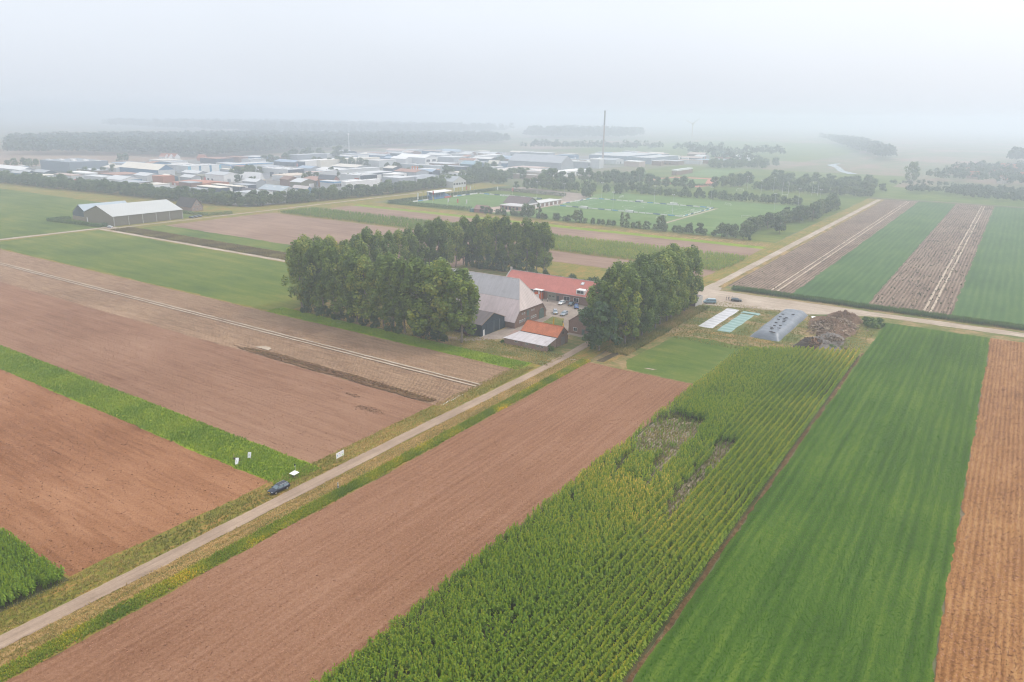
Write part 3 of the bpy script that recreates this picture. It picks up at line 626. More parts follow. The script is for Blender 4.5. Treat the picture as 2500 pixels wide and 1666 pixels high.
grass('rough_grass_tufts', -97, -33, 240, 303, 12000, TUFT, MAT['grass_dry'], 0.5, 1.1, 'rough grass around the tarpaulins and silage heap', 0.0, 0.9, 0.2, skip=((-90.2, -83.8, 259.8, 294.4), (-82.9, -75.2, 258.3, 293), (-70.2, -58.8, 257, 303), (-54, -40, 254, 308)))
grass('weeds', -203, -121, 142.6, 145.8, 450, BROADW, MAT['weeds'], 0.25, 0.55, 'brown weedy strip in the stubble field', 0.1, 0.8, 0.2, 4, 'weeds', True)
grass('weeds', -486, -234, 254, 267.5, 9000, BROADW, MAT['weeds'], 0.8, 1.5, 'dark weedy strip along the field track', 0.0, 0.8, 0.2, 4, 'weeds')
def clod_patch(cx, cy, sx, sy, n, label):
    p = np.c_[RNG.normal(cx, sx, n), RNG.normal(cy, sy, n), np.full(n, gz(cx, cy))]
    scatter('damp_clods', CLOD, p, RNG.uniform(0, 6.28, n), RNG.uniform(0.6, 1.7, n), RNG.normal(0.15, 0.2, n), MAT['dark_clod'], label, 'soil')
clod_patch(-131.5, 129.6, 2.4, 0.7, 260, 'large dark blotch of damp clods in the middle soil field near the lane')
clod_patch(-143, 134.5, 1.6, 0.4, 70, 'small dark blotch of damp clods left of the large one')
clod_patch(-163, 144.2, 19, 0.8, 2600, 'long dark damp streak along the edge of the stubble field')
grass('weeds', -101, -75, 336, 815, 700, BROADW, MAT['dark_weeds'], 0.4, 1.0, 'dark weed tufts on the left ridged field beyond the dirt road', 0.0, 0.6, 0.2, 4, 'weeds')
grass('weeds', -42, -13, 336, 815, 1000, BROADW, MAT['dark_weeds'], 0.5, 1.3, 'dark weed tufts on the right ridged field beyond the dirt road', 0.0, 0.6, 0.2, 4, 'weeds')
grass('stubble_stalks', -330, -119, 146, 179, 26000, TUFT, MAT['straw'], 0.25, 0.55, 'grey-brown stubble of the ridged field before the windbreak', 0.1, 0.5, 0.2, 4, 'stubble')
grass('soil_clods', -250, -120, 48, 88, 13000, CLOD, MAT['clod'], 0.3, 1.1, 'clods on the dark soil field at the left', -0.1, 0.6, 0.1, 4, 'soil')
grass('soil_clods', -102.4, -66.8, 40, 198, 30000, CLOD, MAT['clod'], 0.25, 0.8, 'fine clods on the red soil field right of the lane', 0.15, 0.5, 0.1, 4, 'soil')
grass('soil_clods', -300, -120, 99.5, 142, 26000, CLOD, MAT['clod'], 0.3, 0.9, 'fine clods on the middle soil field left of the lane', 0.1, 0.5, 0.1, 4, 'soil')
grass('stubble_stalks', 2.6, 36, 95, 308, 26000, TUFT, MAT['straw_gold'], 0.25, 0.5, 'golden stubble on the orange field at the right edge', 0.1, 0.5, 0.2, 4, 'stubble')
grass('soil_clods', 2.6, 30, 95, 308, 16000, CLOD, MAT['clod'], 0.5, 1.3, 'clods on the orange soil field at the right edge', -0.15, 0.5, 0.2, 4, 'soil')
# ------------------------------------------------------------------ trees in the middle distance and beyond
s7 = 7.13
Z1, Z2, Z3, Z4, Z5, Z6 = [zoomwin(x0, 360, s7) for x0 in (0, 300, 600, 900, 1200, 1500)]
Z7 = zoomwin(1800, 340, 5.8825); Z8 = zoomwin(2150, 340, 6.723)

def polyline(pts, step):
    o = []
    for a, b in zip(pts[:-1], pts[1:]):
        d = math.dist(a, b); n = max(1, int(d/step))
        for i in range(n): t = i/n; o.append((a[0]+(b[0]-a[0])*t, a[1]+(b[1]-a[1])*t))
    return o
def belt_label(x, y):
    k = 'left of the khaki storage hall' if x < -700 else 'behind the khaki storage hall' if x < -560 else 'beyond the pale brick house' if y < 470 else 'on its stadium side'
    return 'tree in the dark belt fronting the industrial estate, '+k, 'belt trees '+k
# belt between the fields and the industrial estate
for row_, (off, hh) in enumerate(((0, 0.85), (7, 0.95))):
    for (x, y) in polyline([(-930, 354+off), (-760, 366+off), (-640, 374+off), (-540-off, 382+off), (-521-off, 392), (-512-off, 440), (-503-off, 525), (-512-off, 690), (-530-off, 830)], 7.5):
        tree(BROAD, 'belt_tree', x+random.uniform(-1.5, 1.5), y+random.uniform(-1.5, 1.5), random.uniform(1.0, 1.35)*hh, *belt_label(x, y), random.uniform(0.9, 1.1))
# row of small trees along the front of the sports grounds
for i in range(46):
    x = -350+i*4.75+random.uniform(-1.5, 1.5); big = random.random() < 0.28
    if big: tree(SLIM if random.random() < 0.4 else BROAD, 'hedge_tree', x, 478+random.uniform(-1, 1), random.uniform(0.75, 1.05), 'taller tree standing out of the hedge along the front of the sports fields', 'taller trees in the sports hedge', 1.1)
    else: tree(BROAD, 'hedge_tree', x, 478+random.uniform(-1.5, 1.5), random.uniform(0.42, 0.62), 'low bushy tree in the hedge along the front of the sports fields', 'low trees in the sports hedge')
# right-hand side of the sports fields
for i in range(32):
    y = 488+i*6.2
    tree(BROAD, 'hedge_tree', -146+random.uniform(-3, 3)+(i*0.6), y, random.uniform(0.7, 1.1), 'tree in the row along the right side of the sports fields', 'trees along the right side of the sports fields', 1.1)
tree(BROAD, 'willow_tree', -128, 520, 1.25, 'large pale round tree beside the lane corner of the sports fields', None)
for i in range(9): tree(BROAD, 'tree', -129+random.uniform(-6, 5), 590+i*14+random.uniform(-4, 4), random.uniform(1.0, 1.35), 'tree in the thicket between the sports fields and the straight concrete lane', 'trees beside the straight lane')
for i in range(32):
    tree(BROAD, 'hedge_tree', -312+i*5.0+random.uniform(-1, 1), 702+random.uniform(-1.5, 1.5), random.uniform(0.6, 0.95), 'tree in the hedge behind the football pitches', 'trees behind the football pitches', random.uniform(0.9, 1.4))
for i in range(26):
    tree(BROAD, 'hedge_tree', -235+i*4.6+random.uniform(-1, 1), 832+random.uniform(-3, 3), random.uniform(0.7, 1.1), 'tree in the hedge behind the rugby field', 'trees behind the rugby field')
for i in range(70):
    x = -118-150*random.random()**1.1; y = 850+170*random.random()
    if -320 < x and not (y > 930 and x > -135): tree(BROAD, 'woodland_tree', x, y, random.uniform(0.9, 1.35), 'tree of the small wood behind the rugby field', 'trees of the wood behind the rugby field')
for i in range(40):
    tree(BROAD, 'woodland_tree', -330-90*random.random(), 1150+160*random.random(), random.uniform(0.9, 1.4), 'tree of the grove behind the tennis courts', 'trees behind the tennis courts')
# trees round the clubhouse, car park and school
for (x, y, z) in ((430, 730, 0),):
    pass
for i, (win, x, y, s) in enumerate(((Z5, 440, 725, 1.2), (Z5, 600, 730, 1.5), (Z5, 740, 735, 1.6), (Z5, 880, 740, 1.9), (Z5, 1000, 745, 2.3), (Z5, 1060, 690, 2.6), (Z5, 930, 650, 2.3), (Z5, 1130, 760, 2.0), (Z5, 1280, 770, 1.5), (Z5, 1360, 775, 1.6), (Z5, 1480, 780, 1.5),
        (Z5, 1240, 640, 1.8), (Z5, 1400, 620, 1.7), (Z5, 1560, 600, 1.8), (Z5, 1700, 610, 2.0), (Z5, 1850, 640, 2.0), (Z5, 2000, 650, 2.2), (Z5, 2130, 640, 2.1), (Z5, 2280, 660, 2.0), (Z5, 1650, 790, 1.5), (Z5, 1760, 800, 1.4), (Z5, 1600, 870, 1.1), (Z5, 1700, 880, 1.0),
        (Z5, 540, 550, 1.8), (Z5, 340, 555, 1.0), (Z5, 120, 640, 1.8), (Z5, 40, 640, 1.7), (Z5, 210, 640, 1.5), (Z5, 2000, 800, 1.5), (Z5, 2200, 790, 1.5), (Z6, 60, 830, 1.4), (Z6, 160, 790, 1.6), (Z6, 300, 780, 1.7), (Z6, 440, 790, 1.6), (Z6, 600, 690, 2.0), (Z6, 730, 690, 1.9),
        (Z6, 900, 700, 1.7), (Z6, 1060, 710, 1.8), (Z6, 1200, 720, 1.9), (Z6, 1340, 730, 1.6), (Z6, 40, 640, 2.2), (Z6, 200, 640, 2.1), (Z6, 340, 650, 2.3), (Z6, 430, 640, 2.4), (Z6, 1740, 700, 1.5), (Z6, 1880, 690, 2.0), (Z6, 2020, 690, 2.1), (Z6, 2170, 680, 2.3), (Z6, 2300, 680, 2.2))):
    p = win(x, y); tree(BROAD, 'park_tree', p[0], p[1], s*random.uniform(0.62, 0.82), 'tree among the car park, school and playing fields left of the tall chimney base', 'trees around the school and car park', random.uniform(0.9, 1.15))
# trees inside the estate
for i, (win, x, y, s) in enumerate(((Z1, 130, 330, 1.2), (Z1, 260, 320, 1.3), (Z1, 420, 335, 1.4), (Z1, 520, 340, 1.3), (Z1, 640, 330, 1.2), (Z1, 1500, 470, 1.2), (Z1, 1650, 480, 1.2), (Z1, 1800, 470, 1.1), (Z1, 1980, 440, 1.2), (Z1, 1240, 570, 1.3), (Z1, 2090, 250, 1.5), (Z1, 2200, 240, 1.5),
        (Z2, 1900, 520, 1.4), (Z2, 2000, 540, 1.6), (Z2, 2100, 530, 1.7), (Z2, 2200, 520, 1.7), (Z2, 2010, 620, 1.2), (Z3, 40, 500, 1.7), (Z3, 120, 510, 1.6), (Z3, 245, 490, 1.5), (Z3, 100, 640, 1.1), (Z3, 180, 640, 1.1), (Z3, 1020, 590, 1.3), (Z3, 1120, 570, 1.2), (Z3, 1240, 590, 1.2), (Z3, 1500, 500, 1.5), (Z3, 1590, 520, 1.4),
        (Z3, 790, 220, 2.0), (Z3, 850, 210, 2.0), (Z3, 700, 270, 1.8), (Z3, 560, 290, 1.6), (Z3, 440, 280, 1.6), (Z3, 330, 280, 1.5), (Z3, 1000, 190, 2.2), (Z3, 1100, 190, 2.2), (Z3, 1290, 180, 2.0), (Z3, 1560, 180, 2.6), (Z3, 1640, 180, 2.4), (Z3, 1760, 185, 2.0), (Z3, 1200, 320, 1.5), (Z3, 1290, 325, 1.5),
        (Z3, 1460, 340, 1.6), (Z3, 1600, 345, 1.8), (Z3, 1700, 350, 1.8), (Z3, 1850, 345, 1.7), (Z3, 2000, 340, 1.6), (Z3, 2100, 350, 1.5), (Z3, 1780, 590, 1.1), (Z4, 330, 400, 1.5), (Z4, 460, 410, 1.6), (Z4, 520, 410, 1.5), (Z4, 700, 480, 1.3), (Z4, 900, 440, 1.4), (Z4, 1350, 480, 1.5), (Z4, 1450, 500, 1.4),
        (Z4, 1750, 520, 1.8), (Z4, 1860, 540, 1.9), (Z4, 1960, 560, 1.8), (Z4, 2080, 560, 1.9), (Z4, 2200, 560, 1.8), (Z4, 2300, 570, 1.7), (Z4, 1900, 450, 1.8), (Z4, 2050, 440, 1.9), (Z4, 2180, 420, 1.8), (Z4, 1620, 560, 1.6), (Z4, 2290, 290, 1.6), (Z5, 180, 290, 1.6), (Z5, 430, 320, 1.5), (Z5, 600, 320, 1.6), (Z5, 760, 325, 1.6), (Z5, 900, 330, 1.6))):
    p = win(x, y); tree(BROAD, 'estate_tree', p[0], p[1], s*random.uniform(0.7, 0.9), 'street tree standing between the halls of the industrial estate', 'trees inside the industrial estate')
# far mass of forest, wooded banks and copses: too far to tell apart
def far_template(rng, h=16, R=6, n=46, leaf=1.7):
    d = rand_unit(rng, n); d[:, 2] = np.abs(d[:, 2])*1.2-0.2
    c = d*np.array([R, R, h*0.45])*rng.uniform(0.6, 1.05, (n, 1))+np.array([0, 0, h*0.5])
    v, f = leaf_quads(rng, c, leaf, d, 0.8)
    return v, f, np.repeat(rng.uniform(0.05, 0.75, n), 4)
FAR = [far_template(rt) for _ in range(6)]
def wood(name, pts, smin, smax, label):
    p = np.array([(x, y, 0) for x, y in pts]); p = p[vnoise(p[:, 0], p[:, 1], 0.012, 17)+RNG.uniform(-0.25, 0.25, len(p)) > 0.22]; n = len(p)
    scatter(name, FAR, p, RNG.uniform(0, 6.28, n), RNG.uniform(smin, smax, n), RNG.normal(-0.05, 0.12, n), MAT['forest_leaf'], label, 'forest')
def fill(poly, step):
    a = np.array(poly); x = np.arange(a[:, 0].min(), a[:, 0].max(), step); y = np.arange(a[:, 1].min(), a[:, 1].max(), step)
    X, Y = np.meshgrid(x, y); X = X.ravel()+RNG.uniform(-step*.45, step*.45, X.size); Y = Y.ravel()+RNG.uniform(-step*.45, step*.45, Y.size)
    k = inpoly(X, Y, poly); return np.c_[X[k], Y[k]]
wood('forest', fill([(-1420, 585), (-1275, 725), (-1120, 760), (-1130, 850), (-1190, 985), (-1220, 1330), (-1215, 1800), (-1500, 2100), (-1900, 1500), (-1900, 800)], 12.5), 0.95, 1.75, 'long dark forest behind the industrial estate on the left')
wood('forest', fill([(-1500, 2300), (-1330, 2250), (-1180, 2500), (-1240, 2800), (-1700, 2900)], 17), 1.1, 2.7, 'pale wooded horizon behind the estate at centre')
wood('forest', fill([(-3600, 1900), (-2100, 1700), (-1900, 2300), (-2000, 3000), (-3600, 3000)], 26), 1.3, 2.8, 'faint forest on the left horizon')
wood('tree_rows', polyline([(-980, 1500), (-860, 1560), (-700, 1640), (-560, 1700)], 8)+polyline([(-975, 1510), (-700, 1660)], 8)+[(-905, 1530), (-910, 1545)], 0.9, 1.6, 'pale tree rows behind the factory halls left of the chimney')
wood('tree_rows', polyline([(-560, 1480), (-480, 1530), (-400, 1600)], 7)+polyline([(-470, 1350), (-370, 1330)], 9), 1.0, 1.7, 'hazy trees right of the chimney near the wind turbine')
wood('wooded_bank', [tuple(q) for q in fill([(-640, 3000), (-600, 2940), (-225, 1600), (-195, 1620), (-400, 2500)], 13)], 1.3, 1.9, 'dark wooded bank sloping down at the right horizon')
wood('wood', [tuple(q) for q in fill([(-20, 1650), (120, 1640), (160, 1800), (0, 1820)], 12)], 1.5, 2.1, 'hazy wood on the right edge of the horizon')
wood('scrub', [tuple(q) for q in fill([(-98, 906), (-70, 912), (-62, 960), (-100, 965)], 6)]+[tuple(q) for q in fill([(-66, 914), (-30, 878), (10, 862), (70, 880), (80, 1010), (-60, 1020)], 6.5)], 0.30, 0.5, 'grey-green scrub beyond the striped fields at the right edge')
wood('scrub', [tuple(q) for q in fill([(-130, 1000), (-60, 1010), (-60, 1060), (-130, 1050)], 9)], 0.25, 0.45, 'low bushes along the meadow beyond the fields')
vil = fill([(-100, 1110), (-60, 1120), (10, 1080), (70, 1050), (110, 1300), (20, 1560), (-75, 1470)], 15)
wood('village_trees', [tuple(q) for q in vil], 0.55, 0.95, 'trees of the village at the right edge')
tree(BROAD, 'tree', -111, 1088, 1.9, 'tall solitary tree left of the village at the right edge', None, 1.3)
# ------------------------------------------------------------------ farm buildings
MAT['brick'] = brickmat('barn_brick', (0.200, 0.100, 0.075), (0.270, 0.140, 0.105), (0.30, 0.25, 0.21))
MAT['brick_pale'] = brickmat('pale_brick', (0.290, 0.170, 0.135), (0.360, 0.225, 0.180), (0.36, 0.30, 0.26))
def sheetmat(name, c, var, per, ax, rust=None):
    t = NT(name); g = t.n('ShaderNodeNewGeometry').outputs['Position']; sx = t.n('ShaderNodeSeparateXYZ'); t.l(g, sx.inputs[0])
    a = sx.outputs['xyz'.index(ax)]
    st = t.noise(g, 1.0, 4, 0.7, tuple(1.4 if i == 'xyz'.index(ax) else 0.12 for i in range(3)))
    big = t.noise(g, 0.12, 4)
    v = t.math('ADD', t.math('MULTIPLY', st, 0.6), t.math('MULTIPLY', big, 0.4))
    col = t.ramp(v, [(0.3, tuple(x*(1-var) for x in c)), (0.7, tuple(min(1, x*(1+var)) for x in c))])
    if rust: col = t.mix(t.math('MULTIPLY', t.math('SUBTRACT', t.noise(g, 0.5, 5, 0.7), 0.52, clamp=True), 3.0, clamp=True), col, rust)
    w_ = t.math('SINE', t.math('MULTIPLY', a, 2*math.pi/per))
    return t.finish(col, 0.6, w_, 0.03, spec=0.3)
MAT['barn_up'] = sheetmat('grey_roof_sheets', (0.46, 0.44, 0.455), 0.17, 0.35, 'x', (0.33, 0.31, 0.31))
MAT['barn_low'] = sheetmat('pinkish_roof_sheets', (0.57, 0.47, 0.465), 0.2, 0.35, 'x', (0.42, 0.33, 0.31))
MAT['barn_hip'] = sheetmat('pale_hip_sheets', (0.56, 0.475, 0.45), 0.22, 0.9, 'y')
MAT['lean_roof'] = sheetmat('weathered_white_sheets', (0.52, 0.48, 0.49), 0.28, 0.35, 'x', (0.33, 0.28, 0.26))
MAT['black_roof'] = sheetmat('lichen_roof_sheets', (0.145, 0.120, 0.120), 0.35, 0.4, 'x', (0.21, 0.15, 0.11))
MAT['dark_clad'] = sheetmat('dark_blue_cladding', (0.026, 0.048, 0.066), 0.18, 0.5, 'y')
MAT['dark_clad_x'] = sheetmat('dark_blue_cladding_side', (0.026, 0.048, 0.066), 0.18, 0.5, 'x')
def tilemat(name, c, var):
    t = NT(name); g = t.n('ShaderNodeNewGeometry').outputs['Position']; sx = t.n('ShaderNodeSeparateXYZ'); t.l(g, sx.inputs[0])
    v = t.math('ADD', t.math('MULTIPLY', t.noise(g, 0.35, 5, 0.7), 0.5), t.math('MULTIPLY', t.noise(g, 2.5, 3, 0.7), 0.5))
    col = t.ramp(v, [(0.3, tuple(x*(1-var) for x in c)), (0.7, tuple(min(1, x*(1+var)) for x in c))])
    h = t.math('ADD', t.math('SINE', t.math('MULTIPLY', sx.outputs[0], 2*math.pi/0.3)), t.math('SINE', t.math('MULTIPLY', sx.outputs[2], 2*math.pi/0.24)))
    return t.finish(col, 0.8, h, 0.02, spec=0.2)
MAT['tile_red'] = tilemat('red_tiles', (0.47, 0.165, 0.135), 0.20)
MAT['tile_orange'] = tilemat('orange_tiles', (0.46, 0.150, 0.075), 0.36)
MAT['green_door'] = paint((0.10, 0.15, 0.13), 0.6, 0.15, 1.5)
MAT['white'] = paint((0.72, 0.71, 0.70), 0.6, 0.06, 1.0)
MAT['glass'] = glassmat('window_glass')
MAT['wood_trim'] = paint((0.33, 0.22, 0.14), 0.8, 0.15, 1.5)
MAT['concrete'] = paint((0.42, 0.39, 0.36), 0.9, 0.15, 0.8)
MAT['grey_metal'] = paint((0.35, 0.36, 0.37), 0.5, 0.1, 1.0)
MAT['dark'] = paint((0.03, 0.03, 0.03), 0.6, 0.1, 1.0)

def window(parent, axis, c, a0, a1, z0, z1, frame='white', d=0.12, name='window'):
    """window or door in a wall face: axis 'x' = wall at x=c facing +x, 'y' = wall at y=c facing -y"""
    b = MB(); g = MB(); t = 0.09
    def bx(m, u0, u1, w0, w1, n0, n1):
        if axis == 'x': m.box(c+n0, c+n1, u0, u1, w0, w1)
        else: m.box(u0, u1, c-n1, c-n0, w0, w1)
    bx(b, a0, a0+t, z0, z1, 0.01, d); bx(b, a1-t, a1, z0, z1, 0.01, d); bx(b, a0+t, a1-t, z0, z0+t, 0.01, d); bx(b, a0+t, a1-t, z1-t, z1, 0.01, d)
    if a1-a0 > 0.8: bx(b, (a0+a1)/2-0.03, (a0+a1)/2+0.03, z0+t, z1-t, 0.01, d*0.9)
    bx(g, a0+t, a1-t, z0+t, z1-t, 0.004, 0.05)
    o = b.build(name, MAT[frame], parent); g.build('pane', MAT['glass'], o)
    return o
def panel(parent, axis, c, a0, a1, z0, z1, m, name='door', d=0.06):
    b = MB()
    if axis == 'x': b.box(c+0.005, c+d, a0, a1, z0, z1)
    else: b.box(a0, a1, c-d, c-0.005, z0, z1)
    return b.build(name, m, parent)

# big brick barn with tall half-hipped sheet roof
t = thing('great_barn', 'huge brick barn with tall pale half-hipped sheet roof behind the dark shed', 'barn', (0, 0, 0))
x0, x1, y0, y1, ym = -188.0, -143.3, 216.6, 238.4, 227.5
ze, zh, zr = 3.0, 6.2, 16.1
def yat(z): return (z-ze)/(zr-ze)*(ym-y0)
yh0, yh1 = y0+yat(zh), y1-yat(zh)
prof = [(y0, 0), (y1, 0), (y1, ze-0.1), (yh1, zh-0.12), (yh0, zh-0.12), (y0, ze-0.1)]
MB().prism(prof, 'x', x0+0.4, x1).build('wall', MAT['brick'], t)
e_ = 0.5
zm = 9.6; ya = y0+yat(zm)
xa = x1-5.3                                   # ridge end above the hip
def xh(z): return x1-(z-zh)/(zr-zh)*5.3
lo = [(x0, y0-e_, ze-0.6), (x1+0.25, y0-e_, ze-0.6), (x1+0.25, yh0, zh), (xh(zm)+0.1, ya, zm), (x0, ya, zm)]
lo_b = MB(); lo_b.slab([lo[0], lo[1], lo[2], lo[3], lo[4]], 0.12); lo_b.build('lower_roof', MAT['barn_low'], t)
upb = MB(); upb.slab([(x0+0.0, ya+0.0, zm+0.06), (xh(zm)+0.1, ya, zm+0.06), (xa, ym, zr+0.05), (x0+5, ym, zr+0.05)], 0.12); upb.build('upper_roof', MAT['barn_up'], t)
hip = MB(); hip.slab([(x1+0.35, yh0-0.1, zh-0.1), (x1+0.35, yh1+0.1, zh-0.1), (xa, ym, zr)], 0.12); hip.build('hip_roof', MAT['barn_hip'], t)
bk = MB(); bk.slab([(x1+0.25, y1+e_, ze-0.6), (x0, y1+e_, ze-0.6), (x0, ym, zr), (xa, ym, zr), (x1+0.25, yh1, zh)], 0.12); bk.build('back_roof', MAT['barn_low'], t)
cap = MB(); cap.tube((x0+4, ym, zr+0.05), (xa, ym, zr+0.05), 0.16, n=5); cap.build('ridge_cap', MAT['barn_hip'], t)
for s in ((yh0, 1), (yh1, -1)): MB().tube((x1+0.3, s[0], zh+0.02), (xa, ym, zr+0.06), 0.13, n=5).build('hip_cap', MAT['barn_hip'], t)
gx = x1+0.0
for i in range(3): window(t, 'x', gx, 219.6+i*1.5, 220.5+i*1.5, 1.5, 2.5)
for i in range(3): window(t, 'x', gx, 227.6+i*1.35, 228.5+i*1.35, 1.5, 2.5)
for yy in (221.2, 222.6): window(t, 'x', gx, yy, yy+0.7, 4.3, 5.0)
for yy in (227.8, 229.2): window(t, 'x', gx, yy, yy+0.6, 4.4, 5.0)
panel(t, 'x', gx, 224.4, 226.4, 0.05, 2.6, MAT['green_door']); panel(t, 'x', gx, 224.6, 226.2, 3.2, 5.2, MAT['green_door'], 'hatch')
dr = MB(); n_ = 10
pts = [(233.4, 0.05), (236.9, 0.05)]+[(235.15+1.75*math.cos(a), 3.0+1.2*math.sin(a)) for a in np.linspace(0, math.pi, n_)]
dr.prism(pts, 'x', gx+0.005, gx+0.08); dr.build('arched_door', MAT['green_door'], t)
fr = MB()
for a, b in zip(np.linspace(0, math.pi, n_)[:-1], np.linspace(0, math.pi, n_)[1:]):
    fr.tube((gx+0.08, 235.15+1.9*math.cos(a), 3.0+1.35*math.sin(a)), (gx+0.08, 235.15+1.9*math.cos(b), 3.0+1.35*math.sin(b)), 0.13, n=4)
fr.build('door_arch', MAT['brick_pale'], t)
MB().box(gx+0.02, gx+0.25, 237.3, 237.6, 4.0, 4.3).build('yard_lamp', MAT['white'], t)

# stable with long red tiled roof
t = thing('stable', 'long brick stable with pinkish red tiled roof behind the great barn', 'barn')
x0, x1, y0, y1, ym, ze, zr = -181.0, -131.0, 262.6, 277.4, 270.0, 3.9, 8.8
MB().prism([(y0, 0), (y1, 0), (y1, ze), (ym, zr-0.15), (y0, ze)], 'x', x0, x1).build('wall', MAT['brick'], t)
sl = (zr-ze)/(ym-y0)
MB().slab([(x0+0.3, y0-0.5, ze-0.5*sl+0.12), (x1, y0-0.5, ze-0.5*sl+0.12), (x1, ym, zr+0.12), (x0+0.3, ym, zr+0.12)], 0.1).build('roof', MAT['tile_red'], t)
MB().slab([(x1, y1+0.5, ze-0.5*sl+0.12), (x0+0.3, y1+0.5, ze-0.5*sl+0.12), (x0+0.3, ym, zr+0.12), (x1, ym, zr+0.12)], 0.1).build('roof', MAT['tile_red'], t)
MB().tube((x0, ym, zr+0.16), (x1, ym, zr+0.16), 0.14, n=5).build('ridge_cap', MAT['concrete'], t)
pg = MB(); pg.slab([(x0+0.3, y0-0.6, ze-0.6*sl+0.35), (x0+0.3, ym, zr+0.45), (x0-0.15, ym, zr+0.45), (x0-0.15, y0-0.6, ze-0.6*sl+0.35)], 0.5); pg.build('parapet', MAT['concrete'], t)
MB().box(x0-0.3, x0+0.5, ym-0.4, ym+0.4, zr, zr+1.3).build('chimney', MAT['concrete'], t)
MB().tube((x0, y0-0.62, ze-0.25), (x1, y0-0.62, ze-0.25), 0.09, n=5).build('gutter', MAT['grey_metal'], t)
panel(t, 'y', y0, -157.2, -153.0, 0.05, 3.6, paint((0.23, 0.23, 0.18), 0.7), 'roller_door')
panel(t, 'y', y0, -152.7, -151.5, 0.05, 2.3, MAT['dark'], 'side_door')
for k in range(2): panel(t, 'y', y0-0.06, -156.4+k*1.7, -155.5+k*1.7, 1.5, 2.0, MAT['dark'], 'door_pane')
window(t, 'y', y0, -149.2, -146.2, 0.9, 2.7); window(t, 'y', y0, -144.5, -142.0, 0.9, 2.7)
for xx in (-164.6, -168.6): panel(t, 'y', y0, xx, xx+0.3, 0.1, 3.5, MAT['concrete'], 'downpipe')
dz = lambda y: ze+(y-y0)*sl+0.12
dm = MB(); dm.box(-143.6, -139.6, 263.0, 266.4, dz(263.0)-0.1, dz(263.0)+1.9); d_ = dm.build('dormer', MAT['white'], t); window(t, 'y', 263.0, -143.2, -140.0, dz(263.0)+0.3, dz(263.0)+1.7)
sk = MB(); sk.slab([(-144.2, 267.4, dz(267.4)+0.16), (-142.7, 267.4, dz(267.4)+0.16), (-142.7, 268.8, dz(268.8)+0.16), (-144.2, 268.8, dz(268.8)+0.16)], 0.14); so_ = sk.build('skylight', MAT['grey_metal'], t)
sk = MB(); sk.slab([(-144.0, 267.6, dz(267.6)+0.2), (-142.9, 267.6, dz(267.6)+0.2), (-142.9, 268.6, dz(268.6)+0.2), (-144.0, 268.6, dz(268.6)+0.2)], 0.03); sk.build('pane', MAT['white'], so_)

# orange and white booth at the stable wall
t = thing('orange_booth', 'orange and white booth with a white canopy against the stable wall', 'booth')
og = paint((0.62, 0.13, 0.03), 0.6, 0.06, 1.0)
MB().box(-162.6, -159.0, 260.6, 262.3, 0.02, 2.9).build('cabinet', og, t)
MB().box(-162.9, -158.6, 260.0, 262.4, 4.0, 4.15).build('canopy', MAT['white'], t)
for xx in (-162.7, -158.9): MB().box(xx, xx+0.12, 260.1, 260.25, 0.02, 4.0).build('post', MAT['grey_metal'], t)
MB().box(-161.6, -160.2, 260.5, 260.6, 0.5, 2.1).build('panel', MAT['white'], t); MB().box(-160.6, -159.9, 260.48, 260.58, 2.3, 3.6).build('panel', MAT['white'], t)
MB().box(-164.2, -163.0, 261.6, 262.2, 1.2, 2.6).build('poster', paint((0.35, 0.55, 0.75), 0.6), t)

# dark clad shed
t = thing('dark_shed', 'dark blue-black clad shed with lichen-brown roof left of the brick shed', 'shed')
x0, x1, y0, y1, ym, ze, zr = -172.0, -147.2, 201.2, 215.6, 208.4, 4.4, 7.3
MB().prism([(y0, 0), (y1, 0), (y1, ze), (ym, zr-0.1), (y0, ze)], 'x', x0, x1).build('wall', MAT['dark_clad'], t)
sl = (zr-ze)/(ym-y0)
MB().slab([(x0, y0-0.3, ze-0.3*sl+0.1), (x1+0.25, y0-0.3, ze-0.3*sl+0.1), (x1+0.25, ym, zr+0.1), (x0, ym, zr+0.1)], 0.1).build('roof', MAT['black_roof'], t)
MB().slab([(x1+0.25, y1+0.3, ze-0.3*sl+0.1), (x0, y1+0.3, ze-0.3*sl+0.1), (x0, ym, zr+0.1), (x1+0.25, ym, zr+0.1)], 0.1).build('roof', MAT['black_roof'], t)
for a, b in (((y0-0.3), ym), (y1+0.3, ym)): MB().tube((x1+0.27, a, ze-0.3*sl), (x1+0.27, b, zr+0.02), 0.11, n=4).build('verge_board', MAT['wood_trim'], t)
panel(t, 'x', x1, 202.2, 203.1, 0.05, 2.3, MAT['white'], 'white_door')
panel(t, 'x', x1, 203.9, 208.6, 0.05, 4.2, MAT['dark_clad'], 'sliding_door', 0.12); panel(t, 'x', x1, 208.8, 214.4, 0.05, 4.3, MAT['dark_clad'], 'sliding_door', 0.10)
for yy in (208.66, 212.3): panel(t, 'x', x1+0.1, yy, yy+0.12, 0.1, 4.3, MAT['grey_metal'], 'door_rail')
MB().box(x0+0.3, x1+0.2, y0-0.05, y0, 0.0, ze-0.1).build('side_cladding', MAT['dark_clad_x'], t)
MB().box(x1-4, x1-0.3, 215.7, 216.4, 0, 2.5).build('lean_to', MAT['dark_clad'], t)

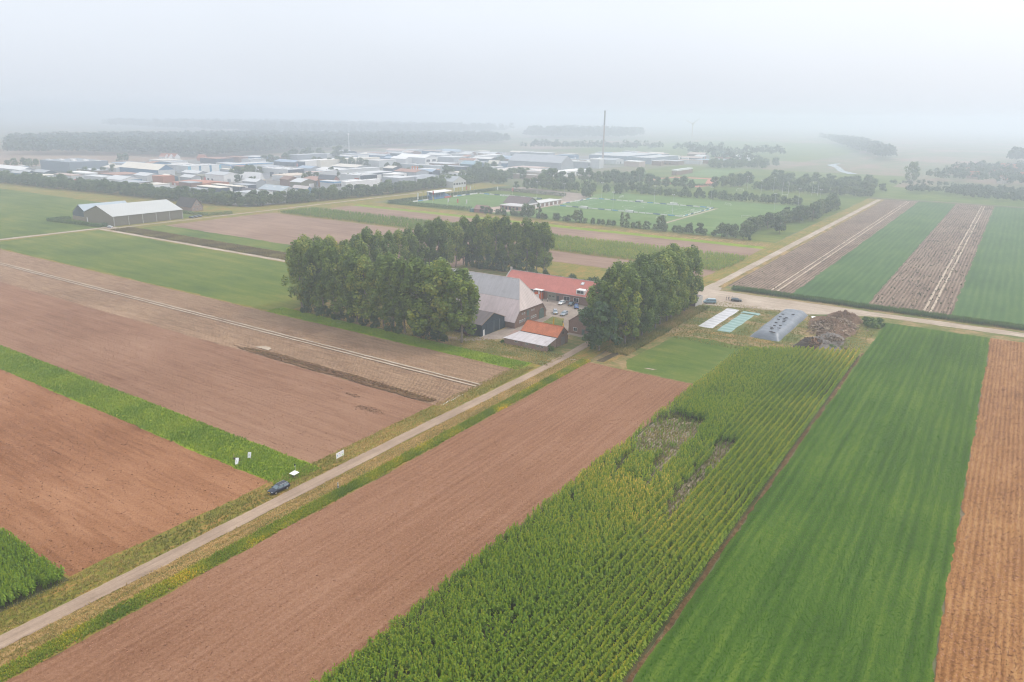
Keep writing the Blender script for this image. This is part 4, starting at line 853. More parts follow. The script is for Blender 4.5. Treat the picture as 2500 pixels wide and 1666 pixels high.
# brick shed with orange tiles and white lean-to
t = thing('brick_shed', 'small brick shed with orange tiled roof and weathered white lean-to beside the lane', 'shed')
x0, x1, y0, y1, ym, ze, zr = -133.6, -119.2, 206.2, 213.6, 210.2, 3.6, 6.3
MB().prism([(y0, 0), (y1, 0), (y1, ze), (ym, zr-0.1), (y0, ze)], 'x', x0, x1).build('wall', MAT['brick'], t)
sl = (zr-ze)/(ym-y0)
MB().slab([(x0-0.2, y0-0.25, ze-0.25*sl+0.12), (x1+0.25, y0-0.25, ze-0.25*sl+0.12), (x1+0.25, ym, zr+0.12), (x0-0.2, ym, zr+0.12)], 0.1).build('tiled_roof', MAT['tile_orange'], t)
MB().slab([(x1+0.25, y1+0.25, ze-0.25*sl+0.1), (x0-0.2, y1+0.25, ze-0.25*sl+0.1), (x0-0.2, ym, zr+0.12), (x1+0.25, ym, zr+0.12)], 0.1).build('tiled_roof', MAT['tile_orange'], t)
MB().tube((x0-0.2, ym, zr+0.14), (x1+0.25, ym, zr+0.14), 0.12, n=5).build('ridge_tiles', MAT['tile_orange'], t)
MB().tube((x0-0.2, y0-0.3, ze-0.12), (x1+0.2, y0-0.3, ze-0.12), 0.08, n=5).build('gutter', MAT['dark'], t)
lx0, ly0 = -136.3, 199.6
MB().prism([(ly0, 0), (y0-0.02, 0), (y0-0.02, 3.3), (ly0, 2.1)], 'x', lx0, x1-0.2).build('lean_to_wall', MAT['brick_pale'], t)
MB().slab([(lx0-0.2, ly0-0.35, 2.13), (x1+0.05, ly0-0.35, 2.13), (x1+0.05, y0-0.02, 3.45), (lx0+2.4, y0-0.02, 3.45)], 0.07).build('lean_to_roof', MAT['lean_roof'], t)
for xx in (-132.0, -127.6, -123.4, -121.6): window(t, 'y', ly0, xx, xx+1.15, 1.25, 1.75, 'concrete')
for xx in (-129.7, -125.0): panel(t, 'y', ly0, xx, xx+0.9, 0.05, 1.8, paint((0.30, 0.17, 0.15), 0.8), 'door')
panel(t, 'x', x1, 208.8, 211.6, 0.05, 2.9, paint((0.20, 0.17, 0.16), 0.8), 'barn_door'); panel(t, 'x', x1, 209.8, 210.5, 3.9, 4.7, MAT['dark'], 'gable_hatch')
MB().box(x1+0.02, x1+0.3, 213.0, 213.3, 3.0, 3.3).build('yard_lamp', MAT['white'], t)
# farmhouse half hidden by the trees
t = thing('farmhouse', 'dark brick gable house half hidden by the right poplars', 'house')
x0, x1, y0, y1, ze, zr = -125.0, -112.0, 224.2, 238.0, 4.3, 9.0; xm = (x0+x1)/2
MB().prism([(x0, 0), (x1, 0), (x1, ze), (xm, zr-0.1), (x0, ze)], 'y', y0, y1).build('wall', MAT['brick'], t)
sl = (zr-ze)/(xm-x0)
for s in (-1, 1):
    xe = x0-0.3 if s < 0 else x1+0.3
    q = [(xe, y0-0.2, ze-0.3*sl+0.12), (xm, y0-0.2, zr+0.12), (xm, y1+0.2, zr+0.12), (xe, y1+0.2, ze-0.3*sl+0.12)]
    MB().slab(q if s > 0 else q[::-1], 0.1).build('roof', paint((0.17, 0.075, 0.06), 0.8, 0.2, 1.0), t)
window(t, 'y', y0, -123.0, -121.4, 1.0, 2.4); window(t, 'y', y0, -116.0, -114.4, 1.0, 2.4); panel(t, 'y', y0, -119.5, -118.4, 0.05, 2.2, MAT['green_door'])
# white walled shed by the dirt lot
t = thing('white_shed', 'low shed with a pale concrete end wall beside the parked blue van', 'shed')
MB().box(-109.0, -100.4, 285.8, 293.6, 0, 4.0).build('wall', paint((0.20, 0.15, 0.13), 0.9, 0.15, 0.8), t)
MB().box(-100.38, -100.2, 285.7, 293.7, 0, 4.15).build('end_wall', paint((0.52, 0.48, 0.45), 0.9, 0.1, 0.6), t)
MB().slab([(-109.3, 285.4, 4.05), (-100.4, 285.4, 4.05), (-100.4, 294, 4.05), (-109.3, 294, 4.05)], 0.04).build('roof', MAT['black_roof'], t)

# storage hall on the left with its neighbours
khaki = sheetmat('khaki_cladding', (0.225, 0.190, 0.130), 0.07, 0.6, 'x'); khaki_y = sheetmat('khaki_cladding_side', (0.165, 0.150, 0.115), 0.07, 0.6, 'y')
t = thing('storage_hall', 'long khaki storage hall with pale grey roof, alone in the green fields at left', 'barn')
x0, x1, y0, y1, xm, ze, zr = -536.5, -498.9, 263.0, 314.0, -517.7, 6.5, 12.4
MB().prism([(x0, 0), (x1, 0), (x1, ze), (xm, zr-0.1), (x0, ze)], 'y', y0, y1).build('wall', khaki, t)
sl = (zr-ze)/(xm-x0)
for s in (-1, 1):
    xe = x0-0.4 if s < 0 else x1+0.4
    q = [(xe, y0-0.4, ze-0.4*sl+0.15), (xm, y0-0.4, zr+0.15), (xm, y1+0.4, zr+0.15), (xe, y1+0.4, ze-0.4*sl+0.15)]
    MB().slab(q if s > 0 else q[::-1], 0.12).build('roof', sheetmat('pale_grey_roof%d' % s, (0.46, 0.47, 0.46), 0.05, 1.0, 'y'), t)
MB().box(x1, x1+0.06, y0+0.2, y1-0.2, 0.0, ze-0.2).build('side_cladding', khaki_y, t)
for k in range(6): MB().box(x1+0.06, x1+0.25, y0+0.2+k*10.05, y0+0.75+k*10.05, 0, ze-0.1).build('pilaster', paint((0.40, 0.40, 0.37), 0.8), t)
panel(t, 'y', y0, -533.2, -532.0, 0.05, 3.4, MAT['white'], 'door')
t = thing('dark_hall', 'dark gabled hall with light blue roof behind the khaki storage hall', 'barn')
x0, x1, y0, y1, ze, zr = -558.0, -538.0, 266.0, 300.0, 4.5, 10.5; xm = -548.5
MB().prism([(x0, 0), (x1, 0), (x1, ze), (xm, zr-0.1), (x0, ze)], 'y', y0, y1).build('wall', paint((0.075, 0.105, 0.115), 0.7), t)
sl = (zr-ze)/(xm-x0)
for s in (-1, 1):
    xe = x0 if s < 0 else x1; q = [(xe, y0-0.3, ze+0.12), (xm, y0-0.3, zr+0.12), (xm, y1, zr+0.12), (xe, y1, ze+0.12)]
    MB().slab(q if s > 0 else q[::-1], 0.1).build('roof', paint((0.36, 0.42, 0.47), 0.6, 0.05), t)
MB().box(-556, -537.5, 264.6, 265.2, 0, 2.6).build('low_wall', paint((0.30, 0.24, 0.17), 0.9), t)
t = thing('brick_house', 'pale brick house with dark roof behind hedges right of the khaki hall', 'house')
x0, x1, y0, y1, ze, zr = -552.0, -530.5, 342.0, 352.0, 3.4, 9.6; ym = 347.0
MB().prism([(y0, 0), (y1, 0), (y1, ze), (ym, zr-0.1), (y0, ze)], 'x', x0, x1).build('wall', MAT['brick_pale'], t)
for s in (-1, 1):
    ye = y0-0.4 if s < 0 else y1+0.4; q = [(x0, ye, ze-0.4), (x1+0.4, ye, ze-0.4), (x1+0.4, ym, zr), (x0, ym, zr)]
    MB().slab(q if s < 0 else q[::-1], 0.12).build('roof', paint((0.075, 0.065, 0.065), 0.8), t)
for yy, zz in ((343.3, 1.0), (346.2, 1.0), (349.2, 1.0), (345.2, 4.2), (347.4, 4.2)): window(t, 'x', x1, yy, yy+1.3, zz, zz+1.4)
window(t, 'x', x1, 346.4, 347.6, 6.4, 7.5)
def hedge(pts, w_, h, label, m='bush_leaf'):
    c = []
    for (x, y) in polyline(pts, 0.22):
        c.append((x, y))
    c = np.array(c); n = len(c)*10; k = RNG.integers(0, len(c), n)
    q = np.c_[c[k, 0]+RNG.uniform(-w_, w_, n), c[k, 1]+RNG.uniform(-w_, w_, n), RNG.uniform(0.1, h, n)]
    v, f = leaf_quads(RNG, q, 0.34); o = obj('hedge', mesh('hedge', v, f, MAT[m], tint=np.repeat(RNG.uniform(0.1, 0.8, n), 4)))
    return tag(o, label, 'hedge', 'clipped hedges at the storage hall')
hedge([(-560, 249), (-502, 256.5)], 0.8, 2.4, 'clipped hedge in front of the khaki storage hall'); hedge([(-560, 250), (-558, 264)], 0.8, 2.2, 'short hedge left of the dark gabled hall')
hedge([(-528, 330), (-500, 334.5), (-494, 352)], 1.0, 2.4, 'hedge round the garden of the pale brick house'); hedge([(-504, 259), (-500, 259)], 1.2, 2.8, 'short hedge block at the corner of the khaki hall', 'dark_leaf')
hedge([(-452, 479), (-364, 485)], 1.2, 3.4, 'long clipped hedge along the front of the stadium pitch', 'dark_leaf')
hedge([(-450, 480), (-447, 640), (-362, 634)], 1.2, 3.2, 'hedge round the back of the stadium pitch', 'dark_leaf')
hedge([(-318, 815), (-290, 850)], 1.2, 2.5, 'hedge before the red running track', 'dark_leaf')
# ------------------------------------------------------------------ industrial estate
FOOT = []
def hall(win, near, lx, rx, h, roof, wallc, roofc, label, name='warehouse', cat='building', rise=2.2, face=None, rl=0, doors=(), wins=0, band=None, wv=None):
    """near = eave corner nearest to the lane, lx / rx = where its two visible eaves end"""
    C = win(near[0], near[1], h); sx0 = {Z1: 0, Z2: 300, Z3: 600, Z4: 900, Z5: 1200, Z6: 1500}[win]
    xl = solveX(sx0+lx/s7, C[1], h); yr = solveY(sx0+rx/s7, C[0], h)
    x0, x1, y0, y1 = xl, C[0], C[1], yr
    if y1 < y0+4 or y1 > y0+170: y1 = y0+min(max(y1-y0, 14), 60) if y1 > y0 else y0+30
    if x1 < x0+4: x0 = x1-20
    if x1-x0 > 160: x0 = x1-160
    FOOT.append((x0, x1, y0, y1))
    t = thing(name, label, cat); wm = paint(wallc, 0.7, 0.06, 0.2); rm = paint(roofc, 0.6, 0.07, 0.15)
    if roof == 'flat':
        MB().box(x0, x1, y0, y1, 0, h).build('wall', wm, t)
        MB().box(x0-0.15, x1+0.15, y0-0.15, y1+0.15, h+0.005, h+0.5).build('roof', rm, t)
    elif roof == 'gx':           # ridge along X
        ym = (y0+y1)/2
        MB().prism([(y0, 0), (y1, 0), (y1, h), (ym, h+rise-0.1), (y0, h)], 'x', x0, x1).build('wall', wm, t)
        MB().slab([(x0-0.3, y0-0.4, h), (x1+0.3, y0-0.4, h), (x1+0.3, ym, h+rise+0.1), (x0-0.3, ym, h+rise+0.1)], 0.15).build('roof', rm, t)
        MB().slab([(x1+0.3, y1+0.4, h), (x0-0.3, y1+0.4, h), (x0-0.3, ym, h+rise+0.1), (x1+0.3, ym, h+rise+0.1)], 0.15).build('roof', rm, t)
    else:                        # ridge along Y
        xm = (x0+x1)/2
        MB().prism([(x0, 0), (x1, 0), (x1, h), (xm, h+rise-0.1), (x0, h)], 'y', y0, y1).build('wall', wm, t)
        MB().slab([(x1+0.4, y0-0.3, h), (x1+0.4, y1+0.3, h), (xm, y1+0.3, h+rise+0.1), (xm, y0-0.3, h+rise+0.1)], 0.15).build('roof', rm, t)
        MB().slab([(x0-0.4, y1+0.3, h), (x0-0.4, y0-0.3, h), (xm, y0-0.3, h+rise+0.1), (xm, y1+0.3, h+rise+0.1)], 0.15).build('roof', rm, t)
    if face: MB().box(x1, x1+0.1, y0+0.1, y1-0.1, 0, h-0.1).build('side_cladding', paint(face, 0.7, 0.06, 0.2), t)
    if band: MB().box(x0-0.25, x1+0.25, y0-0.25, y1+0.25, h-1.2, h-0.02).build('fascia', paint(band, 0.6, 0.04, 0.2), t)
    for i in range(rl):
        u = (i+0.5)/rl
        if roof == 'flat':
            yy = y0+(y1-y0)*(0.2+0.6*((i*0.37) % 1)); xx = x0+(x1-x0)*u; MB().box(xx-(x1-x0)*0.06, xx+(x1-x0)*0.06, yy-2.2, yy+2.2, h+0.505, h+1.3).build('rooflight', MAT['white'], t)
        else:
            ym = (y0+y1)/2; xx = x0+(x1-x0)*u; w_ = (x1-x0)/rl*0.18; a, b = 0.25, 0.7
            MB().slab([(xx-w_, y0+(ym-y0)*a, h+(rise+0.1)*a+0.06), (xx+w_, y0+(ym-y0)*a, h+(rise+0.1)*a+0.06), (xx+w_, y0+(ym-y0)*b, h+(rise+0.1)*b+0.06), (xx-w_, y0+(ym-y0)*b, h+(rise+0.1)*b+0.06)], 0.04).build('rooflight', MAT['white'], t)
    for (ax, u, w_, hh, c) in doors:
        m_ = paint(c, 0.6, 0.05, 0.5)
        if ax == 'x': yy = y0+(y1-y0)*u; panel(t, 'x', x1+(0.1 if face else 0), yy, yy+w_, 0.05, hh, m_, 'loading_door', 0.15)
        else: xx = x0+(x1-x0)*u; panel(t, 'y', y0, xx, xx+w_, 0.05, hh, m_, 'loading_door', 0.15)
    for i in range(wins):
        yy = y0+(y1-y0)*(i+0.5)/wins; w_ = (y1-y0)/wins*0.3
        panel(t, 'x', x1+(0.1 if face else 0), yy-w_, yy+w_, h*0.45, h*0.75, MAT['glass'], 'window', 0.12)
    return t
W = (0.78, 0.77, 0.76); LG = (0.56, 0.57, 0.58); G = (0.36, 0.38, 0.41); DB = (0.05, 0.075, 0.11); BL = (0.10, 0.20, 0.32); CR = (0.74, 0.68, 0.58); RD = (0.42, 0.06, 0.04)
PK = (0.47, 0.36, 0.32); OR = (0.42, 0.16, 0.09); BK = (0.24, 0.14, 0.11); TL = (0.06, 0.13, 0.17); OL = (0.20, 0.19, 0.13)
hall(Z1, (390, 400), -250, 440, 7, 'gx', G, W, 'long white-roofed hall cut by the left photo edge behind the tree belt', rise=3)
hall(Z1, (520, 430), 330, 590, 6, 'gx', DB, LG, 'grey-roofed hall right of the white-roofed hall at the left edge', rise=2)
hall(Z1, (360, 455), 190, 440, 5, 'gx', BL, LG, 'low blue-walled shed just above the tree belt at far left')
hall(Z1, (770, 440), 560, 830, 6, 'gx', DB, G, 'blue-grey gabled workshop in front of the tall slate-blue hall')
hall(Z1, (760, 495), 440, 800, 4, 'flat', LG, CR, 'low shed with long cream flat roof above the tree belt')
hall(Z1, (1195, 268), 690, 1880, 12, 'flat', (0.19, 0.23, 0.28), (0.23, 0.26, 0.30), 'tall slate-blue hall with white rooflights before the brown field', 'factory_hall', rl=9, face=(0.21, 0.25, 0.30))
hall(Z1, (1480, 455), 1185, 1500, 5, 'flat', DB, W, 'open shed with thin white roof in the storage yard', band=W)
hall(Z1, (1760, 525), 1440, 1780, 5.5, 'flat', LG, LG, 'pale grey box shed just above the tree belt')
hall(Z1, (2110, 572), 1830, 2475, 5.5, 'gx', W, LG, 'white-fronted workshop with blue long side', face=BL, rise=3, doors=(('x', 0.2, 6, 4, W), ('x', 0.55, 6, 4, W)))
hall(Z2, (610, 400), -60, 900, 8, 'gx', BL, CR, 'big hall with cream roof and grey gable', 'factory_hall', rise=6, face=LG)
hall(Z2, (1130, 335), 930, 1690, 9, 'flat', LG, LG, 'white hall row with cyan stripes and rooflights', 'factory_hall', rl=6, face=W, doors=(('x', 0.0, 4, 9, (0.15, 0.45, 0.6)), ('x', 0.33, 3, 9, (0.1, 0.25, 0.4)), ('x', 0.66, 3, 9, (0.1, 0.25, 0.4)), ('x', 0.97, 3, 9, (0.15, 0.45, 0.6))))
hall(Z2, (415, 500), 180, 680, 6, 'gx', LG, LG, 'plain grey gabled hall in front of the cream-roofed hall', rise=2.5)
hall(Z2, (690, 515), 672, 735, 6.5, 'flat', OR, OR, 'narrow orange tower block between grey and teal halls', 'office_building')
hall(Z2, (715, 525), 610, 960, 5, 'gx', TL, CR, 'teal gabled hall beside the orange block', rise=3)
hall(Z2, (1190, 530), 990, 1360, 5, 'gx', G, LG, 'blue-grey gabled hall with dark porch front', rise=2.5, doors=(('x', 0.15, 5, 3, W), ('x', 0.55, 5, 3, W)))
hall(Z2, (1370, 505), 1355, 1680, 4.5, 'flat', OL, OL, 'olive storage rack shed full of red and white goods', doors=(('x', 0.1, 5, 3, RD), ('x', 0.3, 5, 3, W), ('x', 0.5, 5, 3, RD), ('x', 0.7, 5, 3, W)))
hall(Z2, (1290, 650), 850, 1850, 3, 'gx', OR, OR, 'long low orange-red shed in the middle of the yard', rise=1.2, doors=(('y', 0.1, 2, 2, W), ('y', 0.3, 2, 2, W), ('y', 0.5, 2, 2, W), ('y', 0.7, 2, 2, W), ('y', 0.9, 2, 2, W)))
hall(Z2, (880, 775), 570, 1085, 5, 'gx', LG, G, 'grey-roofed hall with pale gable half sunk in the belt trees', rise=3)
hall(Z2, (1290, 740), 1050, 1400, 5, 'flat', DB, (0.35, 0.42, 0.46), 'low office with pale blue roof and dark walls', 'office_building', band=(0.5, 0.55, 0.56))
hall(Z2, (1345, 740), 1330, 1690, 6, 'flat', G, G, 'grey box hall with two red loading doors', doors=(('x', 0.2, 5, 4, RD), ('x', 0.62, 7, 4.5, RD)))
hall(Z2, (1690, 716), 1290, 1870, 7.5, 'flat', DB, CR, 'dark hall with large cream flat roof and white corner post', doors=(('x', 0.92, 3, 7.4, W),))
hall(Z2, (2020, 692), 1540, 2135, 7.5, 'flat', DB, CR, 'second dark hall with cream flat roof, right of the first', doors=(('x', 0.2, 5, 4, RD), ('x', 0.92, 3, 7.4, W)))
hall(Z2, (2140, 668), 2110, 2320, 7, 'flat', DB, G, 'dark box with a small white sign beside the cream-roofed halls', doors=(('x', 0.6, 5, 3, W),))
hall(Z3, (540, 812), -99, 630, 4.5, 'gx', DB, (0.11, 0.10, 0.11), 'dark roof dotted with small white rooflights above the belt', rl=9, rise=2.5)
hall(Z3, (620, 772), 200, 915, 6, 'gx', LG, (0.38, 0.44, 0.48), 'pale blue-grey roofed hall rising over the tree belt', rl=3, rise=4)
hall(Z3, (1070, 728), 810, 1150, 5, 'gx', BL, (0.58, 0.52, 0.50), 'small hall with white and pink striped roof', rl=4, rise=2.5)
hall(Z3, (235, 568), -60, 335, 5, 'gx', W, W, 'long white hall with a steep yellow gable end', rise=7, face=(0.60, 0.42, 0.22))
hall(Z3, (735, 395), 280, 1012, 9, 'flat', LG, LG, 'grey flat hall with dark glazed office front', 'factory_hall', rl=5, face=DB, wins=7, doors=(('y', 0.3, 7, 5, DB), ('y', 0.65, 7, 5, DB), ('y', 0.88, 6, 5, DB)))
hall(Z3, (745, 502), 460, 1185, 6, 'flat', LG, (0.60, 0.50, 0.40), 'long low hall with peach coloured roof', band=W)
hall(Z3, (745, 565), 590, 795, 7, 'gx', BK, BK, 'brown brick gabled house among the halls', 'house', rise=3)
hall(Z3, (960, 612), 770, 1228, 6, 'gx', OL, LG, 'olive-walled hall with light grey roof and white door', rise=3, doors=(('x', 0.5, 7, 4, W),))
hall(Z3, (1530, 565), 1255, 1625, 9, 'gx', (0.30, 0.15, 0.12), (0.09, 0.10, 0.12), 'red brick office with dark tiled roof and white gable', 'office_building', rise=4, wins=4)
hall(Z3, (1532, 605), 1515, 1668, 9, 'flat', LG, LG, 'narrow white and blue banded office', 'office_building', band=(0.12, 0.3, 0.5), wins=4)
hall(Z3, (1742, 612), 1660, 2345, 9, 'flat', W, W, 'large white box hall just above the tree belt at centre', 'factory_hall', rl=3, face=W)
hall(Z3, (1320, 425), 1205, 2330, 8, 'flat', LG, LG, 'wide light grey hall with white rooflights', 'factory_hall', rl=6)
hall(Z3, (1990, 495), 1640, 2285, 8, 'flat', LG, LG, 'grey hall with a red door and row of dark windows', 'factory_hall', rl=4, face=DB, wins=8, doors=(('y', 0.72, 7, 5, RD),))
hall(Z3, (1030, 240), 905, 2000, 10, 'flat', DB, W, 'long white logistics hall behind the estate trees', 'factory_hall', face=W, band=W)
hall(Z3, (1300, 232), 1230, 2330, 11, 'flat', CR, CR, 'long beige flat roof beside the white logistics hall', 'factory_hall')
hall(Z3, (900, 140), 740, 2270, 12, 'flat', (0.30, 0.33, 0.36), (0.36, 0.38, 0.40), 'far grey-blue distribution hall before the forest', 'factory_hall')
hall(Z2, (1862, 305), 1845, 2610, 7, 'flat', LG, LG, 'hall with a bright blue parapet behind the white hall row', band=(0.16, 0.36, 0.60))
hall(Z2, (2150, 415), 1690, 2250, 6, 'flat', G, CR, 'cream-roofed shed beside the dark estate trees')
hall(Z3, (1190, 440), 1030, 1330, 8, 'flat', LG, PK, 'pale hall with pinkish roof right of the glazed office')
hall(Z4, (30, 455), 0, 412, 8, 'flat', LG, LG, 'slate office with pale portal and ribbon windows', 'office_building', face=DB, wins=6, doors=(('x', 0.28, 8, 6, W), ('x', 0.75, 8, 5, W)))
hall(Z4, (430, 475), 412, 662, 6.5, 'flat', W, W, 'white showroom with grey ribbon window', 'showroom', wins=1)
hall(Z4, (1470, 602), 820, 1695, 6.5, 'gx', LG, G, 'big grey low-pitched hall right of the orange trucks', 'factory_hall', rise=5, wins=5)
hall(Z4, (1235, 335), 540, 1315, 9, 'flat', (0.40, 0.43, 0.45), (0.45, 0.48, 0.50), 'wide pale blue-grey hall behind the petrol station', 'factory_hall', rl=5)
hall(Z4, (1620, 345), 1235, 1738, 9, 'flat', DB, G, 'dark blue office block behind the petrol station', 'office_building', wins=5)
hall(Z4, (985, 185), 480, 1185, 11, 'gx', LG, W, 'white factory with two large windows and sloping white roof', 'factory_hall', rise=4, face=W, wins=2)
hall(Z4, (640, 205), 380, 760, 9, 'gx', LG, W, 'pale stepped factory wing with silo left of the white factory', 'factory_hall', rise=3)
hall(Z4, (1830, 300), 1590, 2010, 8, 'gx', TL, (0.25, 0.36, 0.42), 'hall with teal blue sloping roof', rise=4)
hall(Z4, (2250, 295), 2070, 2310, 7, 'gx', G, CR, 'small hall with cream striped roof', rise=5, rl=3)
hall(Z4, (180, 240), -100, 480, 9, 'flat', LG, (0.50, 0.48, 0.46), 'pale stepped flat roofs left of the white factory')
hall(Z4, (1480, 180), 1210, 1700, 8, 'flat', G, LG, 'hazy grey hall in the back of the estate')
hall(Z4, (2000, 150), 1850, 2330, 8, 'flat', LG, W, 'hazy white-roofed hall in the back of the estate')
hall(Z5, (920, 430), 60, 1195, 7, 'flat', (0.55, 0.47, 0.42), (0.58, 0.52, 0.50), 'long low pinkish white school roofs, upper tier', 'school', rl=5, band=W)
hall(Z5, (750, 490), 250, 800, 5, 'flat', PK, (0.58, 0.54, 0.52), 'low pinkish school wing among trees', 'school', wins=5)
hall(Z5, (1210, 440), 1190, 1700, 6, 'flat', W, W, 'right school wing with white posts', 'school', wins=6)
hall(Z5, (1210, 275), 290, 1425, 12, 'gx', G, (0.36, 0.38, 0.41), 'huge grey sloping factory roof left of the chimney', 'factory_hall', rise=9)
hall(Z5, (1680, 250), 1430, 1720, 11, 'flat', G, W, 'factory block with white roof edges left of the chimney', 'factory_hall', band=W, wins=3)
hall(Z5, (1880, 205), 1715, 1900, 14, 'flat', LG, W, 'white-topped plant building at the foot of the chimney', 'factory_hall', band=W)
hall(Z5, (2350, 160), 1700, 2900, 11, 'flat', (0.22, 0.28, 0.35), (0.46, 0.47, 0.49), 'long pale roofed production hall behind the chimney', 'factory_hall')
hall(Z6, (640, 190), 300, 1110, 10, 'flat', (0.24, 0.29, 0.36), (0.46, 0.47, 0.49), 'long pale roofed hall right of the chimney', 'factory_hall')
hall(Z5, (980, 105), 500, 1100, 10, 'flat', G, LG, 'faint grey hall behind the huge sloping roof', 'factory_hall')
hall(Z6, (430, 255), 170, 540, 8, 'flat', PK, W, 'pinkish low block right of the chimney base')
hall(Z6, (820, 245), 650, 860, 7, 'flat', BK, W, 'small brick block with white roof edge near the athletics track')
hall(Z6, (1285, 185), 1170, 1300, 6, 'flat', LG, W, 'small bright white roof among the hazy trees')
hall(Z6, (1085, 400), 1000, 1365, 7, 'flat', BK, LG, 'grandstand house with pale roof at the red running track', 'clubhouse', band=W)
# smaller sheds filling the estate between the bigger halls
FILL = [((0.66, 0.65, 0.64), 'white'), (LG, 'light grey'), ((0.45, 0.47, 0.49), 'dull grey'), ((0.62, 0.57, 0.50), 'cream'), (G, 'slate grey'), ((0.30, 0.38, 0.48), 'pale blue'), ((0.33, 0.17, 0.12), 'red-brown'), (PK, 'pinkish')]
cnt = 0; tries = 0
while cnt < 117 and tries < 6000:
    tries += 1
    x = -1100+570*random.random(); y = 400+820*random.random()**1.15
    if cnt >= 95: x = -720+300*random.random(); y = 1170+300*random.random()
    if cnt >= 95 or x > -1080+(y-400)*0.05:
        w_, d_ = random.uniform(14, 46), random.uniform(12, 34)
        if x+w_ > (-535 if cnt < 95 else -395): continue
        if any(x < b_[1]+7 and x+w_ > b_[0]-7 and y < b_[3]+7 and y+d_ > b_[2]-7 for b_ in FOOT): continue
        FOOT.append((x, x+w_, y, y+d_)); h = random.uniform(4.5, 8); rc, rn = random.choice(FILL); wc = random.choice((W, LG, G, DB, BK, BL)); cnt += 1
        zone = 'near the tree belt' if y < 520 else 'in the middle of the estate' if y < 800 else 'in the hazy rear of the estate'
        t = thing('workshop', 'small workshop with %s roof %s' % (rn, zone), 'building', (0, 0, 0), 0, '%s-roofed workshops %s' % (rn, zone))
        if random.random() < 0.5:
            MB().box(x, x+w_, y, y+d_, 0, h).build('wall', paint(wc, 0.7, 0.06, 0.2), t); MB().box(x-0.2, x+w_+0.2, y-0.2, y+d_+0.2, h+0.005, h+0.5).build('roof', paint(rc, 0.6, 0.07, 0.15), t)
        else:
            ym = y+d_/2; MB().prism([(y, 0), (y+d_, 0), (y+d_, h), (ym, h+2.4), (y, h)], 'x', x, x+w_).build('wall', paint(wc, 0.7, 0.06, 0.2), t)
            MB().slab([(x-0.3, y-0.4, h), (x+w_+0.3, y-0.4, h), (x+w_+0.3, ym, h+2.6), (x-0.3, ym, h+2.6)], 0.15).build('roof', paint(rc, 0.6, 0.07, 0.15), t); MB().slab([(x+w_+0.3, y+d_+0.4, h), (x-0.3, y+d_+0.4, h), (x-0.3, ym, h+2.6), (x+w_+0.3, ym, h+2.6)], 0.15).build('roof', paint(rc, 0.6, 0.07, 0.15), t)
        for k in range(random.randrange(0, 3)): panel(t, 'x', x+w_, y+d_*(0.2+0.35*k), y+d_*(0.2+0.35*k)+4, 0.05, 3.8, paint(random.choice((W, RD, DB, G)), 0.6), 'loading_door', 0.15)
        for k in range(random.randrange(0, 4)): panel(t, 'y', y, x+w_*(0.1+0.22*k), x+w_*(0.1+0.22*k)+3, 1.2, 3.2, MAT['glass'], 'window', 0.12)
# orange lorries and containers, petrol station, banners, mast, chimney, turbine
og = paint((0.70, 0.24, 0.03), 0.5, 0.05, 0.5)
for i, (x, y) in enumerate(((480, 590), (545, 592), (610, 588))):
    p = Z4(x, y); t = thing('orange_lorry', 'orange lorry beside the white showroom, %s from the left' % ORD[i], 'lorry', tuple(p), 0.0, 'orange lorries')
    MB().box(-3.5, 2.6, -1.3, 1.3, 1.1, 4.2).build('box_body', og, t); MB().box(2.8, 4.6, -1.2, 1.2, 0.7, 3.2).build('cab', MAT['white'], t); MB().box(-3.5, 4.4, -1.1, 1.1, 0.6, 1.0).build('chassis', MAT['dark'], t)
    for wx in (-2.6, -1.4, 3.6):
        for wy in (-1.15, 1.15): MB().tube((wx, wy-0.15, 0.5), (wx, wy+0.15, 0.5), 0.5, n=10).build('wheel', MAT['dark'], t)
p = Z4(1080, 455); t = thing('petrol_station', 'petrol station canopy with orange band between the halls', 'canopy', tuple(p))
MB().box(-14, 12, -6, 6, 5, 6.2).build('canopy', MAT['white'], t); MB().box(-14.1, 12.1, -6.1, 6.1, 5.3, 5.8).build('fascia', og, t)
for xx in (-10, 0, 9): MB().box(xx-0.3, xx+0.3, -0.3, 0.3, 0, 5).build('post', MAT['grey_metal'], t)
for i, x in enumerate((752, 795, 840)):
    p = Z4(x, 495); t = thing('orange_banner', 'tall orange banner flag by the petrol station, %s from the left' % ORD[i], 'flag', tuple(p), 0, 'orange banner flags')
    MB().tube((0, 0, 0), (0, 0, 12), 0.12, n=5).build('pole', MAT['white'], t); MB().box(0.1, 2.4, -0.03, 0.03, 4.5, 11.8).build('cloth', og, t)
t = thing('factory_chimney', 'very tall slim factory chimney with dark top rising above the horizon', 'chimney', (-568.8, 1114.8, 0))
b = MB(); b.tube((0, 0, 0), (0, 0, 62), 1.5, 1.2, 14); b.build('shaft', paint((0.42, 0.34, 0.32), 0.8, 0.05, 0.1), t)
MB().tube((0, 0, 62), (0, 0, 83.5), 1.32, 1.25, 14).build('upper_shaft', paint((0.22, 0.20, 0.20), 0.8, 0.05, 0.1), t); MB().tube((0, 0, 83.5), (0, 0, 84.2), 1.7, 1.7, 14).build('rim', MAT['dark'], t)
p = P(853, 376); t = thing('lattice_mast', 'slim pale lattice mast standing before the forest', 'mast', tuple(p))
for a in range(3): MB().tube((1.2*math.cos(a*2.1), 1.2*math.sin(a*2.1), 0), (0.4*math.cos(a*2.1), 0.4*math.sin(a*2.1), 38), 0.18, n=4).build('leg', MAT['white'], t)
for k in range(9): MB().box(-1.2+k*0.08, 1.2-k*0.08, -0.15, 0.15, 3+k*4, 3.3+k*4).build('brace', MAT['white'], t)
